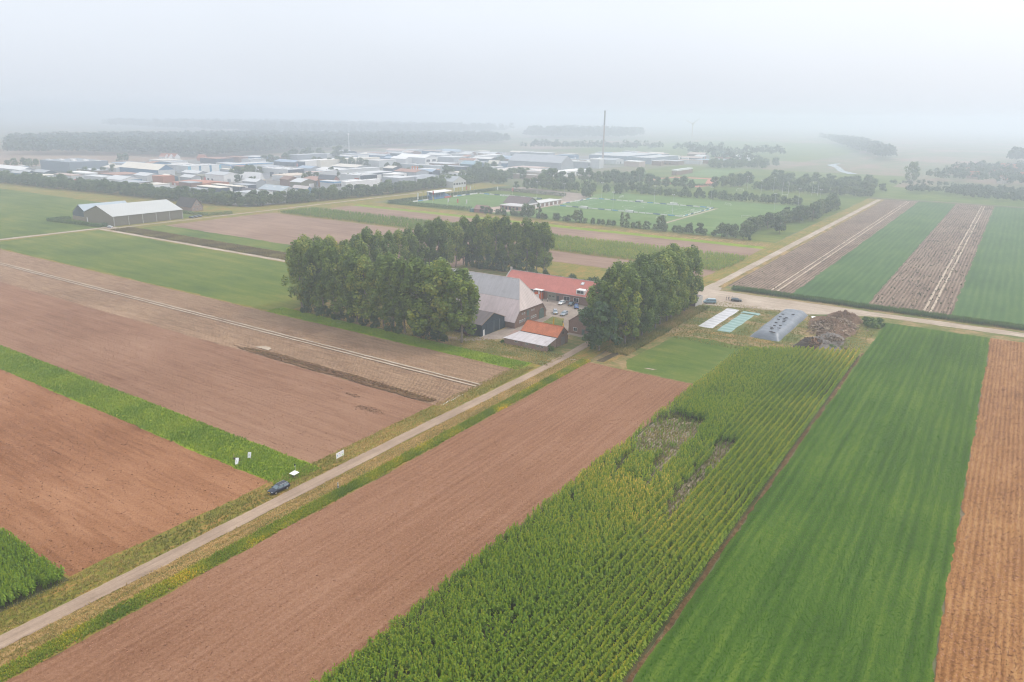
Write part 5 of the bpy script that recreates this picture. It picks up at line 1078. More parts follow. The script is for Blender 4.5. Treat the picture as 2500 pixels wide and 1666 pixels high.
MB().box(-1.0, 1.0, -1.0, 1.0, 35, 38.5).build('antenna', MAT['white'], t)
tx, ty = -640.0, 1700.0
t = thing('wind_turbine', 'faint white wind turbine on the horizon right of the chimney', 'wind turbine', (tx, ty, 0))
hub = 62.0
MB().tube((0, 0, 0), (0, 0, hub), 1.6, 0.9, 10).build('tower', MAT['white'], t); MB().box(-1.4, 1.4, -3, 3, hub-1.2, hub+1.4).build('nacelle', MAT['white'], t)
for k in range(3):
    a = math.radians(35+120*k); d = Vector((math.cos(a), 0, math.sin(a))); o_ = Vector((0, -3.3, hub)); n_ = Vector((-math.sin(a), 0, math.cos(a)))
    MB().slab([tuple(o_+n_*0.9), tuple(o_-n_*0.9), tuple(o_+d*20-n_*0.25), tuple(o_+d*20+n_*0.25)], 0.3).build('blade', MAT['white'], t)
# village houses at the right edge
for i in range(26):
    k = random.randrange(len(vil)); x, y = vil[k]; rz = random.choice((0, 0.3, 1.2))
    t = thing('village_house', 'small red-roofed house among the trees of the village at the right edge', 'house', (x+5, y-5, 0), rz, 'village houses at the right edge')
    MB().prism([(-4, 0), (4, 0), (4, 5), (0, 9.6), (-4, 5)], 'x', -7, 7).build('wall', paint(random.choice(((0.40, 0.28, 0.24), (0.55, 0.50, 0.46))), 0.8), t)
    rm = paint(random.choice(((0.36, 0.13, 0.09), (0.32, 0.15, 0.12), (0.40, 0.16, 0.10))), 0.8, 0.1)
    MB().slab([(-7.3, -4.5, 4.6), (7.3, -4.5, 4.6), (7.3, 0, 9.9), (-7.3, 0, 9.9)], 0.15).build('roof', rm, t); MB().slab([(7.3, 4.5, 4.6), (-7.3, 4.5, 4.6), (-7.3, 0, 9.9), (7.3, 0, 9.9)], 0.15).build('roof', rm, t)
for i, (x, y) in enumerate(((730, 205), (800, 205), (905, 205), (1390, 225))):
    p = Z2(x, y+10); t = thing('far_house', 'small hazy house at the forest edge behind the estate, %s from the left' % ORD[i], 'house', tuple(p), 0, 'houses at the forest edge')
    MB().prism([(-5, 0), (5, 0), (5, 5), (0, 9.5), (-5, 5)], 'x', -8, 8).build('wall', MAT['white'] if i < 3 else paint(OR, 0.8), t); MB().slab([(-8.3, -5.4, 4.6), (8.3, -5.4, 4.6), (8.3, 0, 9.8), (-8.3, 0, 9.8)], 0.15).build('roof', paint(OR, 0.8), t); MB().slab([(8.3, 5.4, 4.6), (-8.3, 5.4, 4.6), (-8.3, 0, 9.8), (8.3, 0, 9.8)], 0.15).build('roof', paint(OR, 0.8), t)
sheet('river', [(-276, 1385), (-270, 1440), (-262, 1440), (-262, 1392), (-240, 1320), (-218, 1235), (-190, 1180), (-203, 1172), (-226, 1225), (-248, 1312)], None, amp=0)
MAT['water'] = NT('river_water').finish((0.10, 0.12, 0.13), 0.06, spec=0.8)
bpy.data.objects['river'].data.materials.append(MAT['water'])

# ------------------------------------------------------------------ sports grounds
field('football_ground', -347, -153, 483, 699, 'sport', amp=0.4)
field('football_pitch', -329.5, -214, 560.5, 630, 'pitch', amp=0)
field('stadium_pitch', -440, -366, 496, 596, 'sport', amp=0.3)
sheet('car_park', [(-450, 640), (-452, 686), (-420, 680), (-345, 662), (-332, 604), (-344, 588), (-352, 600), (-362, 632)], MAT['paving'], amp=0.3)
sheet('clubhouse_terrace', [(-372, 484), (-345, 484), (-330, 512), (-330, 560), (-332, 604), (-345, 590), (-362, 545), (-366, 500)], paint((0.42, 0.31, 0.26), 0.9), amp=0.2)
field('path', -211, -208.6, 500, 632, 'dirt_road_y', amp=0.2)
sheet('running_track', [(-388, 865), (-375, 944), (-318, 952), (-290, 850), (-296, 815)], MAT['redtrack'], amp=0); sheet('running_track_infield', [(-378, 872), (-366, 928), (-326, 934), (-302, 855), (-306, 830)], MAT['sport'], amp=0)
sheet('tennis_courts', [(-376, 965), (-324, 973), (-346, 1140), (-394, 1118)], MAT['sport'], amp=0)
sheet('rugby_field', [(-246, 812), (-153, 810), (-153, 752), (-224, 738)], MAT['green_w'], amp=0.3)
def lines(parent, segs, w_, z):
    for (a, b) in segs:
        a = Vector((*a, z)); b = Vector((*b, z)); d = (b-a).normalized(); n = Vector((-d.y, d.x, 0))*w_/2
        q = [a-n, b-n, b+n, a+n]; obj('line', mesh('line', np.array(q), [(0, 1, 2, 3)], MAT['white']), parent)
zl = _z[0]+0.02
fx0, fx1, fy0, fy1 = -325.5, -218.5, 563.5, 626.5; fxm = (fx0+fx1)/2; fym = (fy0+fy1)/2
pit = bpy.data.objects['football_pitch']
sg = [((fx0, fy0), (fx1, fy0)), ((fx1, fy0), (fx1, fy1)), ((fx1, fy1), (fx0, fy1)), ((fx0, fy1), (fx0, fy0)), ((fxm, fy0), (fxm, fy1))]
for s, e_ in ((fx0, 1), (fx1, -1)):
    for dd, hw in ((16.5, 20), (5.5, 9)): sg += [((s, fym-hw), (s+e_*dd, fym-hw)), ((s+e_*dd, fym-hw), (s+e_*dd, fym+hw)), ((s+e_*dd, fym+hw), (s, fym+hw))]
cc = [(fxm+9.15*math.cos(a), fym+9.15*math.sin(a)) for a in np.linspace(0, 2*math.pi, 25)]
sg += list(zip(cc[:-1], cc[1:])); lines(pit, sg, 0.22, zl)
# advertising board fence round the pitch
t = thing('pitch_fence', 'white and blue advertising board fence round the artificial pitch', 'fence')
bc = [W, W, W, (0.16, 0.24, 0.38), W, (0.20, 0.42, 0.62), W, (0.10, 0.14, 0.25)]
def boards(a, b, t):
    d = math.dist(a, b); n = int(d/6)
    for i in range(n):
        u0, u1 = i/n+0.003, (i+1)/n-0.003
        p0 = Vector((a[0]+(b[0]-a[0])*u0, a[1]+(b[1]-a[1])*u0, 0.1)); p1 = Vector((a[0]+(b[0]-a[0])*u1, a[1]+(b[1]-a[1])*u1, 0.1)); nn = (p1-p0).normalized().cross(Vector((0, 0, 1)))*0.05
        MB().add([p0-nn, p1-nn, p1+nn, p0+nn]+[q+Vector((0, 0, 1.15)) for q in (p0-nn, p1-nn, p1+nn, p0+nn)], [(0, 3, 2, 1), (4, 5, 6, 7), (0, 1, 5, 4), (1, 2, 6, 5), (2, 3, 7, 6), (3, 0, 4, 7)]).build('board', paint(bc[(i*5) % 8], 0.6, 0.03, 0.5), t)
for a, b in (((-331, 559), (-213, 559)), ((-213, 559), (-213, 631.5)), ((-213, 631.5), (-331, 631.5)), ((-331, 631.5), (-331, 575))): boards(a, b, t)
def goal(x, y, rz, w_, h, label, dep=2.0):
    t = thing('goal', label, 'goal', (x, y, 0), rz, 'goals on the sports fields'); r = 0.10
    for s in (-1, 1):
        MB().tube((s*w_/2, 0, 0), (s*w_/2, 0, h), r, n=6).build('post', MAT['white'], t); MB().tube((s*w_/2, 0, h), (s*w_/2, dep, 0.05), r*0.5, n=5).build('stay', MAT['white'], t)
    MB().tube((-w_/2-r, 0, h), (w_/2+r, 0, h), r, n=6).build('crossbar', MAT['white'], t)
    b = MB()
    for i in range(13): xx = -w_/2+w_*i/12; b.tube((xx, 0, h), (xx, dep, 0.05), 0.015, n=3)
    for i in range(6): u = i/5; b.tube((-w_/2, dep*u, h*(1-u)+0.05*u), (w_/2, dep*u, h*(1-u)+0.05*u), 0.015, n=3)
    b.build('net', MAT['white'], t)
goal(fx0, fym, math.pi/2, 7.3, 2.44, 'goal at the left end of the artificial pitch'); goal(fx1, fym, -math.pi/2, 7.3, 2.44, 'goal at the right end of the artificial pitch')
goal(-170, 583, 0.0, 7.3, 2.44, 'large white goal alone on the grass near the right hedge'); goal(-210, 660, -0.5, 7.3, 2.44, 'goal with net on the grass behind the right corner of the fence')
goal(-312, 655, math.pi/2, 7.3, 2.44, 'goal behind the far side of the fenced pitch'); goal(-245, 808, math.pi, 7.3, 2.44, 'goal in front of the wood beside the rugby field')
goal(-222, 533, -0.3, 5.0, 2.0, 'small goal on the grass in front of the fenced pitch'); goal(-403, 592, math.pi, 7.3, 2.44, 'goal at the far end of the stadium pitch')
for i, (x, y, rz) in enumerate(((-168.5, 808, 0.0), (-188.5, 770, 0.3))):
    t = thing('rugby_posts', ('tall white rugby posts in front of the wood', 'tall white rugby posts left of the other pair')[i], 'rugby posts', (x, y, 0), rz, 'rugby posts')
    for s in (-2.8, 2.8): MB().tube((s, 0, 0), (s, 0, 14.5), 0.16, 0.12, 6).build('post', MAT['white'], t)
    MB().tube((-2.8, 0, 3), (2.8, 0, 3), 0.12, n=6).build('crossbar', MAT['white'], t)
for i, p in enumerate((Z5(1915, 905), Z5(2110, 1110), Z6(690, 975), Z6(1005, 1160), Z6(1675, 1000), Z7(140, 750), Z7(335, 815), Z7(515, 770), Z7(870, 965), Z7(1172, 980), Z7(525, 1050), Z5(530, 740), Z5(1265, 930), Z5(790, 890))):
    t = thing('floodlight_mast', 'slim floodlight mast on the sports grounds, %s by position from left to right' % ORD[sorted(range(14), key=lambda k: (3, 4, 5, 6, 7, 8, 9, 10, 12, 13, 11, 0, 2, 1)[k]).index(i)], 'floodlight', (p[0], p[1], 0), random.uniform(-0.5, 0.5), 'floodlights on the sports grounds')
    MB().tube((0, 0, 0), (0, 0, 15.5), 0.16, 0.09, 6).build('mast', paint((0.55, 0.56, 0.57), 0.5), t); MB().box(-1.0, 1.0, -0.08, 0.08, 15.4, 15.6).build('crossarm', MAT['grey_metal'], t)
    for s in (-0.8, 0.8): MB().box(s-0.35, s+0.35, -0.35, 0.05, 15.1, 15.8).build('lamp', MAT['white'], t)
for i, (x, y) in enumerate(((-300, 557.6), (-258, 557.6), (-283, 633.2), (-250, 633.2))):
    t = thing('dugout', ('left dugout on the near side of the fenced pitch', 'right dugout on the near side of the fenced pitch', 'left dugout behind the fenced pitch', 'right dugout behind the fenced pitch')[i], 'dugout', (x, y, 0), 0, 'dugouts')
    MB().box(-3.5, 3.5, -0.9, -0.75, 0, 2.0).build('back', MAT['white'], t); MB().slab([(-3.6, -1, 2.1), (3.6, -1, 2.1), (3.6, 0.7, 2.2), (-3.6, 0.7, 2.2)], 0.08).build('roof', MAT['white'], t)
    for s in (-3.5, 3.4): MB().box(s, s+0.1, -0.75, 0.6, 0, 2.0).build('side', MAT['glass'], t)
# clubhouse
t = thing('clubhouse', 'clubhouse with dark pitched roof and long white-fronted flat wings', 'clubhouse')
MB().box(-353, -333.5, 509, 545, 0, 3.3).build('front_wing', MAT['brick_pale'], t); MB().box(-353.4, -333.1, 508.6, 545.4, 3.3, 3.8).build('flat_roof', paint((0.52, 0.50, 0.50), 0.7), t)
MB().box(-346, -334, 545.5, 577, 0, 3.3).build('right_wing', MAT['brick_pale'], t); MB().box(-346.3, -333.6, 545.5, 577.4, 3.3, 3.8).build('flat_roof', paint((0.58, 0.57, 0.56), 0.7), t)
for s, q in ((1, [(-361, 524.5, 3.6), (-337, 524.5, 3.6), (-337, 534, 8.8), (-361, 534, 8.8)]), (-1, [(-337, 543.5, 3.6), (-361, 543.5, 3.6), (-361, 534, 8.8), (-337, 534, 8.8)])): MB().slab(q, 0.2).build('pitched_roof', paint((0.16, 0.12, 0.12), 0.8, 0.1), t)
MB().prism([(526, 3.8), (542, 3.8), (534, 8.3)], 'x', -359, -337.6).build('gable', paint((0.20, 0.22, 0.22), 0.7), t)
for i in range(9): MB().box(-333.5, -333.3, 511+i*7.2, 513.4+i*7.2, 0.1, 3.0).build('window', MAT['white'], t)
for i in range(5): MB().box(-351+i*3.6, -349.4+i*3.6, 508.7, 508.95, 0.3, 2.8).build('window', MAT['glass'], t)
t = thing('brick_hut', 'small red brick hut with a teal container at the stadium hedge', 'hut')
MB().prism([(479, 0), (486, 0), (486, 3), (482.5, 5.6), (479, 3)], 'x', -357.5, -346).build('wall', paint((0.36, 0.17, 0.14), 0.8, 0.1, 1.0), t); MB().box(-361.5, -358, 478, 482, 0, 2.6).build('container', paint((0.06, 0.17, 0.17), 0.7), t)
for s, q in ((1, [(-358, 478.4, 2.7), (-345.5, 478.4, 2.7), (-345.5, 482.5, 5.8), (-358, 482.5, 5.8)]), (-1, [(-345.5, 486.6, 2.7), (-358, 486.6, 2.7), (-358, 482.5, 5.8), (-345.5, 482.5, 5.8)])): MB().slab(q, 0.12).build('roof', paint((0.30, 0.18, 0.17), 0.8), t)
t = thing('grandstand', 'small blue grandstand with white roof beside the stadium pitch', 'grandstand')
MB().prism([(-450, 0), (-442, 0), (-442, 0.8), (-450, 3.6)], 'y', 531, 556).build('terrace', paint((0.10, 0.22, 0.42), 0.6, 0.05, 0.5), t); MB().box(-450.6, -450, 530.5, 556.5, 0, 6.2).build('back_wall', paint((0.14, 0.22, 0.36), 0.6), t)
MB().slab([(-441.5, 530, 6.0), (-441.5, 557, 6.0), (-450.8, 557, 6.8), (-450.8, 530, 6.8)], 0.25).build('roof', MAT['white'], t); MB().box(-441.6, -441.3, 545, 555, 0.1, 1.6).build('banner', paint((0.62, 0.12, 0.12), 0.6), t)
for yy in (532, 540, 548, 555): MB().tube((-442, yy, 0.8), (-442, yy, 6.0), 0.1, n=5).build('post', MAT['white'], t)
t = thing('stadium_boards', 'low white advertising boards round the stadium pitch', 'fence')
boards((-441.5, 500), (-441.5, 529), t); boards((-441.5, 558), (-441.5, 597), t); boards((-440, 598), (-366, 597), t)
fl = [(-440, 505+i*7) for i in range(4)]+[(-444, 562+i*6.5) for i in range(6)]+[(-420, 600), (-402, 600), (-425, 487.5), (-408, 487.8), (-392, 488), (-382, 488), (-373, 488.3)]
fcol = [W, (0.55, 0.45, 0.12), W, (0.6, 0.10, 0.08)]
for i, (x, y) in enumerate(fl):
    t = thing('flagpole', 'flagpole at the edge of the stadium pitch, %s in turn round it' % ORD[i], 'flagpole', (x, y, 0), random.uniform(0, 1), 'flagpoles round the stadium pitch')
    MB().tube((0, 0, 0), (0, 0, 8.5), 0.10, 0.06, 6).build('pole', MAT['white'], t); MB().box(0.05, 1.1, -0.03, 0.03, 4.9, 8.2).build('flag', paint(fcol[i % 4], 0.7, 0.03, 0.5), t)
# ------------------------------------------------------------------ silage, tarpaulins, heaps
def gridmesh(name, nx, ny, fn, m, tint=None):
    v = []; 
    for j in range(ny+1):
        for i in range(nx+1): v.append(fn(i/nx, j/ny))
    f = np.array([(j*(nx+1)+i, j*(nx+1)+i+1, (j+1)*(nx+1)+i+1, (j+1)*(nx+1)+i) for j in range(ny) for i in range(nx)])
    return mesh(name, np.array(v), f, m, smooth=True)
def n2(x, y, s=1.0, seed=0): return float(vnoise(np.array([x]), np.array([y]), s, seed)[0])-0.5
def foil(name, c, rough=0.35):
    t = NT(name); g = t.n('ShaderNodeNewGeometry').outputs['Position']
    v = t.noise(g, 0.35, 5, 0.65); w_ = t.noise(g, 1.0, 4, 0.7, (0.25, 1.6, 1))
    col = t.ramp(t.math('ADD', t.math('MULTIPLY', v, 0.6), t.math('MULTIPLY', w_, 0.4)), [(0.3, tuple(x*0.72 for x in c)), (0.7, tuple(min(1, x*1.15) for x in c))])
    return t.finish(col, rough, w_, 0.12, spec=0.4)
MAT['foil_grey'] = foil('silage_foil', (0.150, 0.170, 0.205)); MAT['foil_white'] = foil('white_tarpaulin', (0.52, 0.51, 0.53)); MAT['foil_green'] = foil('green_tarpaulin', (0.20, 0.33, 0.30))
sx0, sx1, sy0, sy1, sh = -69.6, -59.2, 257.6, 302.5, 2.2
def sil(u, v):
    x = sx0+(sx1-sx0)*u+0.35*n2(u*4, v*30, 1, 3); y = sy0+(sy1-sy0)*v
    pu = min(1, min(u, 1-u)/0.26); pv = min(1, min(v*(sy1-sy0)/4.0, (1-v)*(sy1-sy0)/3.0))
    h = sh*(math.sin(pu*math.pi/2)**0.8)*(math.sin(pv*math.pi/2)**0.8)*(1+0.30*n2(x, y, 0.45, 5)+0.10*n2(x, y, 2.2, 6))
    return (x, y, max(0.0, h)+0.01)
o = obj('silage_heap', gridmesh('silage_heap', 30, 60, sil, MAT['foil_grey'])); tag(o, 'long silage heap under blue-grey plastic sheet', 'silage heap')
bagm = paint((0.055, 0.040, 0.040), 0.9, 0.2, 2.0); bag_me = None
zb = zoomwin(1820, 740, 6.36)
BAGS = ((510, 255), (600, 240), (612, 268), (595, 288), (475, 305), (450, 352), (542, 352), (400, 378), (412, 402), (520, 392), (395, 445), (418, 452), (440, 458), (540, 215), (640, 230), (580, 175), (740, 180))
b = MB()
for k in range(5): b.tube((-0.75+k*0.3, 0.0, 0.12), (-0.5+k*0.3, 0.06*(-1)**k, 0.13), 0.15, 0.17, 6)
bag_me = mesh('ballast_bags', np.array(b.v), b.f, bagm)
for i, (x, y) in enumerate(BAGS):
    p = zb(x, y, 2.45); o = obj('ballast_bags', bag_me, None, (p[0], p[1], 2.36)); o.scale = (0.75, 0.8, 1.0); o.rotation_euler[2] = random.uniform(-0.3, 0.3)
    tag(o, 'short row of dark ballast bags lying on the silage sheet', 'ballast bags', 'ballast bags on the silage heap')
def tarp(name, x0, x1, y0, y1, m, label, seed, skew=0.0):
    def fn(u, v):
        x = x0+(x1-x0)*u+skew*v+0.5*n2(v*9, u*2, 1, seed); y = y0+(y1-y0)*v+0.5*n2(u*5, v*4, 1, seed+1)
        ed = min(1, min(u, 1-u)/0.08, min(v, 1-v)/0.03)
        return (x, y, 0.17+ed*(0.12+0.10*math.sin(y*1.7+2*n2(x, y, 0.6, seed))+0.22*max(0, n2(x*0.3, y*1.5, 1, seed+2))))
    o = obj(name, gridmesh(name, 14, 70, fn, m)); return tag(o, label, 'tarpaulin', 'tarpaulins')
tarp('tarpaulin', -89.6, -84.3, 260.3, 293.8, MAT['foil_white'], 'white plastic tarpaulin strip lying on the grass', 31); tarp('tarpaulin', -82.1, -77.0, 258.8, 288.5, MAT['foil_green'], 'faded green tarpaulin strip beside the white one', 41); tarp('tarpaulin', -82.6, -75.5, 289.6, 292.6, MAT['foil_green'], 'small folded end piece of green tarpaulin', 51)
for i, (x0, x1, y0, y1) in enumerate(((-89.2, -84.7, 260.9, 293.2), (-81.7, -77.4, 259.4, 288), (-82.0, -76.2, 289.9, 292.3))):
    pass
def heap(name, cx, cy, rx, ry, h, m, label, seed, rough=0.5, cat='heap', pw=1.0):
    def fn(u, v):
        r = v; a = u*2*math.pi; wv = 1+0.22*math.sin(a*2+seed)+0.12*math.sin(a*3+seed*2)+0.06*math.sin(a*7+seed)
        x = cx+rx*r*wv*math.cos(a); y = cy+ry*r*wv*math.sin(a)
        z = h*max(0, 1-r**2.2)**pw*(1+0.3*n2(x, y, 0.5, seed))+rough*n2(x, y, 2.6, seed+1)*(1-r)*1.6+0.35*rough*n2(x, y, 6, seed+3)*(1-r*0.8)
        return (x, y, max(0.0, z)+0.01)
    o = obj(name, gridmesh(name, 72, 26, fn, m)); return tag(o, label, cat)
MAT['manure'] = fieldmat('manure', [(0.15, (0.097, 0.055, 0.034)), (0.5, (0.173, 0.104, 0.067)), (0.85, (0.250, 0.162, 0.107))], 0.15, (0.5, 0.5, 0.5), 2.2, (1, 1, 1.4), bd=0.3, grain=0.6)
MAT['compost'] = fieldmat('dark_compost', [(0.15, (0.036, 0.026, 0.022)), (0.5, (0.068, 0.051, 0.043)), (0.85, (0.116, 0.092, 0.078))], 0.15, (0.5, 0.5, 0.5), 2.2, (1, 1, 1.4), bd=0.3, grain=0.5)
MAT['ash'] = fieldmat('grey_rubble', [(0.15, (0.102, 0.085, 0.072)), (0.5, (0.200, 0.174, 0.157)), (0.85, (0.297, 0.268, 0.246))], 0.15, (0.5, 0.5, 0.5), 2.2, (1, 1, 1.4), bd=0.3, grain=0.4)
heap('manure_heap', -47.6, 288.5, 8.6, 17.0, 2.2, MAT['manure'], 'broad brown manure heap right of the silage heap', 3, 1.5)
heap('straw_heap', -45.8, 304.5, 6.4, 6.0, 2.8, MAT['manure'], 'higher rusty brown straw heap at the back of the manure', 9, 1.6)
heap('rubble_heap', -45.2, 265.0, 7.0, 10.8, 2.7, MAT['ash'], 'grey rubble heap in front of the manure', 5, 1.5)
heap('compost_heap', -48.6, 259.2, 5.0, 6.2, 2.7, MAT['compost'], 'dark compost heap at the edge of the maize', 7, 1.4)
def lumps(cx, cy, sx, sy, n, h, m, label):
    q = RNG.normal(0, 0.42, (n, 2)); r2 = np.clip(1-(q**2).sum(1), 0, 1); p = np.c_[cx+q[:, 0]*sx, cy+q[:, 1]*sy, h*r2**0.8-0.05]
    scatter('heap_lumps', CLOD, p, RNG.uniform(0, 6.28, n), RNG.uniform(2.0, 5.0, n), RNG.normal(0.1, 0.2, n), m, label, 'heap')
lumps(-47.6, 288, 8.6, 18, 1600, 2.1, MAT['straw'], 'straw and dung lumps lying over the brown manure heap')
lumps(-48.4, 259.4, 5, 6, 500, 2.5, MAT['dark_clod'], 'dark lumps on the compost heap at the maize edge')
lumps(-44.5, 266, 6, 9, 600, 2.5, MAT['straw'], 'pale lumps on the grey rubble heap')
for i, (x, y, s) in enumerate(((-36.5, 299.5, 1.35), (-33.8, 301.5, 1.3), (-34.6, 298, 1.1), (-38, 302, 1.2), (-42.2, 259, 0.8), (-42.6, 270.0, 0.5))):
    bush(BUSH, 'bush', x, y, s, ('green bush in the clump right of the manure heap' if i < 4 else 'small weed bush on the rubble heap'), ('bush clump by the manure heap' if i < 4 else 'weeds on the rubble heap'), 0.9)
t = thing('trailer_lid', 'small white panel lying beside the silage heap', 'panel', tuple(zb(1085, 245)), 0.3)
MB().slab([(-1.5, -1.0, 0.5), (1.5, -1.0, 0.5), (1.5, 1.0, 0.7), (-1.5, 1.0, 0.7)], 0.1).build('board', MAT['white'], t); MB().box(-1.2, 1.2, -0.7, 0.7, 0.02, 0.4).build('block', MAT['concrete'], t)

# ------------------------------------------------------------------ vehicles
MAT['tyre'] = paint((0.02, 0.02, 0.02), 0.8, 0.05, 2.0); MAT['rim'] = paint((0.5, 0.5, 0.52), 0.35, 0.05, 2.0, 0.6); MAT['lamp'] = paint((0.75, 0.76, 0.78), 0.2, 0.03, 2.0); MAT['tail'] = paint((0.35, 0.02, 0.02), 0.3, 0.03, 2.0); MAT['plate'] = paint((0.70, 0.46, 0.04), 0.5, 0.02, 2.0)
def carpaint(name, c):
    t = NT(name); m = t.finish(c, 0.28, metal=0.35, spec=0.5); return m
def wheel(parent, x, y, r=0.33):
    s = 1 if y > 0 else -1
    o = MB().tube((x, y-0.11, r), (x, y+0.11, r), r, n=16).build('wheel', MAT['tyre'], parent)
    MB().tube((x, y+s*0.10, r), (x, y+s*0.125, r), r*0.62, n=12).build('rim', MAT['rim'], o)
def loft(st, m, name, parent):      # stations (x, half width, z bottom, z top)
    v = []; f = []
    for (x, w_, z0, z1) in st:
        d = (z1-z0)
        v += [(x, -w_*0.86, z0), (x, -w_, z0+d*0.25), (x, -w_, z0+d*0.72), (x, -w_*0.88, z1), (x, w_*0.88, z1), (x, w_, z0+d*0.72), (x, w_, z0+d*0.25), (x, w_*0.86, z0)]
    for i in range(len(st)-1):
        for k in range(8): a = i*8+k; b_ = i*8+(k+1) % 8; f.append((a, b_, b_+8, a+8))
    f += [tuple(range(7, -1, -1)), tuple(range((len(st)-1)*8, len(st)*8))]
    return MB().add(v, f).build(name, m, parent, True)
def car(label, x, y, rz, c, kind='estate', group=None):
    t = thing('car', label, 'car', (x, y, gz(x, y)), rz, group); pm = carpaint('car_paint', c)
    loft([(-2.30, 0.78, 0.45, 0.80), (-2.18, 0.86, 0.28, 0.98), (-1.5, 0.90, 0.20, 1.00), (0.0, 0.91, 0.18, 0.98), (0.95, 0.90, 0.18, 0.96), (1.7, 0.87, 0.20, 0.86), (2.15, 0.80, 0.26, 0.74), (2.30, 0.68, 0.36, 0.62)], pm, 'body', t)
    rear = {'estate': (-2.15, -1.85), 'sedan': (-1.75, -0.95), 'hatch': (-2.10, -1.55)}[kind]
    zr = 1.47
    xb = (rear[0], 1.02); xr = (rear[1], 0.22)
    def ring(x0, x1, w_, z): return [(x0, -w_, z), (x1, -w_, z), (x1, w_, z), (x0, w_, z)]
    v = ring(xb[0], xb[1], 0.80, 0.96)+ring(xr[0], xr[1], 0.62, zr-0.03)
    MB().add(v, [(0, 3, 2, 1), (4, 5, 6, 7), (0, 1, 5, 4), (1, 2, 6, 5), (2, 3, 7, 6), (3, 0, 4, 7)]).build('windows', MAT['carglass'], t)
    v = ring(xr[0]-0.08, xr[1]+0.10, 0.65, zr-0.05)+ring(xr[0]+0.05, xr[1]-0.05, 0.55, zr+0.03)
    MB().add(v, [(0, 3, 2, 1), (4, 5, 6, 7), (0, 1, 5, 4), (1, 2, 6, 5), (2, 3, 7, 6), (3, 0, 4, 7)]).build('roof', pm, t)
    for s in (-1, 1):
        for a, b_ in ((xb[1], xr[1]), (xb[0], xr[0]), ((xb[0]+xb[1])/2, (xr[0]+xr[1])/2)):
            MB().tube((a, s*0.81, 0.95), (b_, s*0.635, zr), 0.045, n=5).build('pillar', pm, t)
        if kind == 'estate': MB().tube((xr[0]+0.05, s*0.58, zr+0.07), (xr[1]-0.1, s*0.58, zr+0.07), 0.03, n=5).build('roof_rail', MAT['rim'], t)
        MB().box(0.75, 0.98, s*0.98-0.09, s*0.98+0.09, 0.93, 1.08).build('mirror', pm, t)
        MB().box(2.00, 2.20, s*0.60-0.14, s*0.60+0.14, 0.60, 0.735).build('headlight', MAT['lamp'], t); MB().box(-2.3, -2.18, s*0.68-0.12, s*0.68+0.12, 0.72, 0.95).build('tail_light', MAT['tail'], t)
        for wx in (-1.38, 1.40): wheel(t, wx, s*0.82)
    MB().box(2.26, 2.34, -0.55, 0.55, 0.30, 0.44).build('grille', MAT['dark'], t); MB().box(2.31, 2.37, -0.28, 0.28, 0.43, 0.58).build('number_plate', MAT['plate'], t); MB().box(-2.35, -2.29, -0.26, 0.26, 0.60, 0.71).build('number_plate', MAT['plate'], t)
    return t
MAT['carglass'] = glassmat('car_glass', (0.13, 0.18, 0.21))  # pale blue base colour stands in for sky reflected in the panes
car('dark blue estate car parked on the verge beside the lane, front towards the camera', -115.55, 87.0, -math.pi/2-0.03, (0.022, 0.030, 0.050))
g_ = 'cars parked in the farmyard'
car('silver car in the middle of the yard, left of the other silver one', -142.6, 244.6, math.atan2(-0.8, 0.5), (0.36, 0.39, 0.43), 'hatch', g_)
car('silver-grey estate car in the yard nearest to the farmhouse gable', -138.4, 244.2, math.atan2(-1, 0.12), (0.30, 0.34, 0.39), 'estate', g_)
car('white car parked in front of the stable roller door', -148.0, 259.0, math.atan2(-1, 0.05), (0.70, 0.70, 0.70), 'hatch', g_)
car('black car parked beside the white car under the tree', -144.0, 259.6, math.atan2(-1, 0.25), (0.020, 0.022, 0.026), 'sedan', g_)
car('bright blue car at the edge of the trees in the yard', -139.9, 256.9, math.atan2(-0.85, 0.5), (0.02, 0.07, 0.22), 'hatch', g_)
car('black sedan parked on the dirt lot beside the people', -90.2, 307.8, math.atan2(1.2, 4.4), (0.018, 0.022, 0.028), 'sedan')
for i, (x, y, c) in enumerate(((-495.8, 319.0, (0.03, 0.035, 0.04)), (-497.4, 323.0, (0.05, 0.05, 0.06)), (-497.8, 327.0, (0.10, 0.11, 0.13)))): car('dark car parked beside the khaki storage hall, %s from the hall' % ORD[i], x, y, 0.2, c, 'hatch', 'cars at the storage hall')
car('white car on the track crossing at the khaki storage hall', -494.5, 258.2, 0.1, (0.6, 0.6, 0.6), 'hatch')
# van
t = thing('van', 'light blue passenger van parked beside the white shed wall', 'van', (-98.4, 297.6, gz(-98.4, 297.6)), math.atan2(-3.0, -4.6)); pm = carpaint('van_paint', (0.20, 0.31, 0.38))
loft([(-2.6, 0.90, 0.35, 1.25), (-2.5, 0.97, 0.25, 1.32), (0.8, 0.97, 0.22, 1.30), (1.6, 0.96, 0.22, 1.20), (2.2, 0.92, 0.24, 1.02), (2.55, 0.80, 0.32, 0.85)], pm, 'body', t)
MB().add([(-2.55, -0.93, 1.28), (1.75, -0.93, 1.20), (1.75, 0.93, 1.20), (-2.55, 0.93, 1.28), (-2.45, -0.80, 1.90), (0.75, -0.80, 1.90), (0.75, 0.80, 1.90), (-2.45, 0.80, 1.90)], [(0, 3, 2, 1), (4, 5, 6, 7), (0, 1, 5, 4), (1, 2, 6, 5), (2, 3, 7, 6), (3, 0, 4, 7)]).build('windows', MAT['carglass'], t)
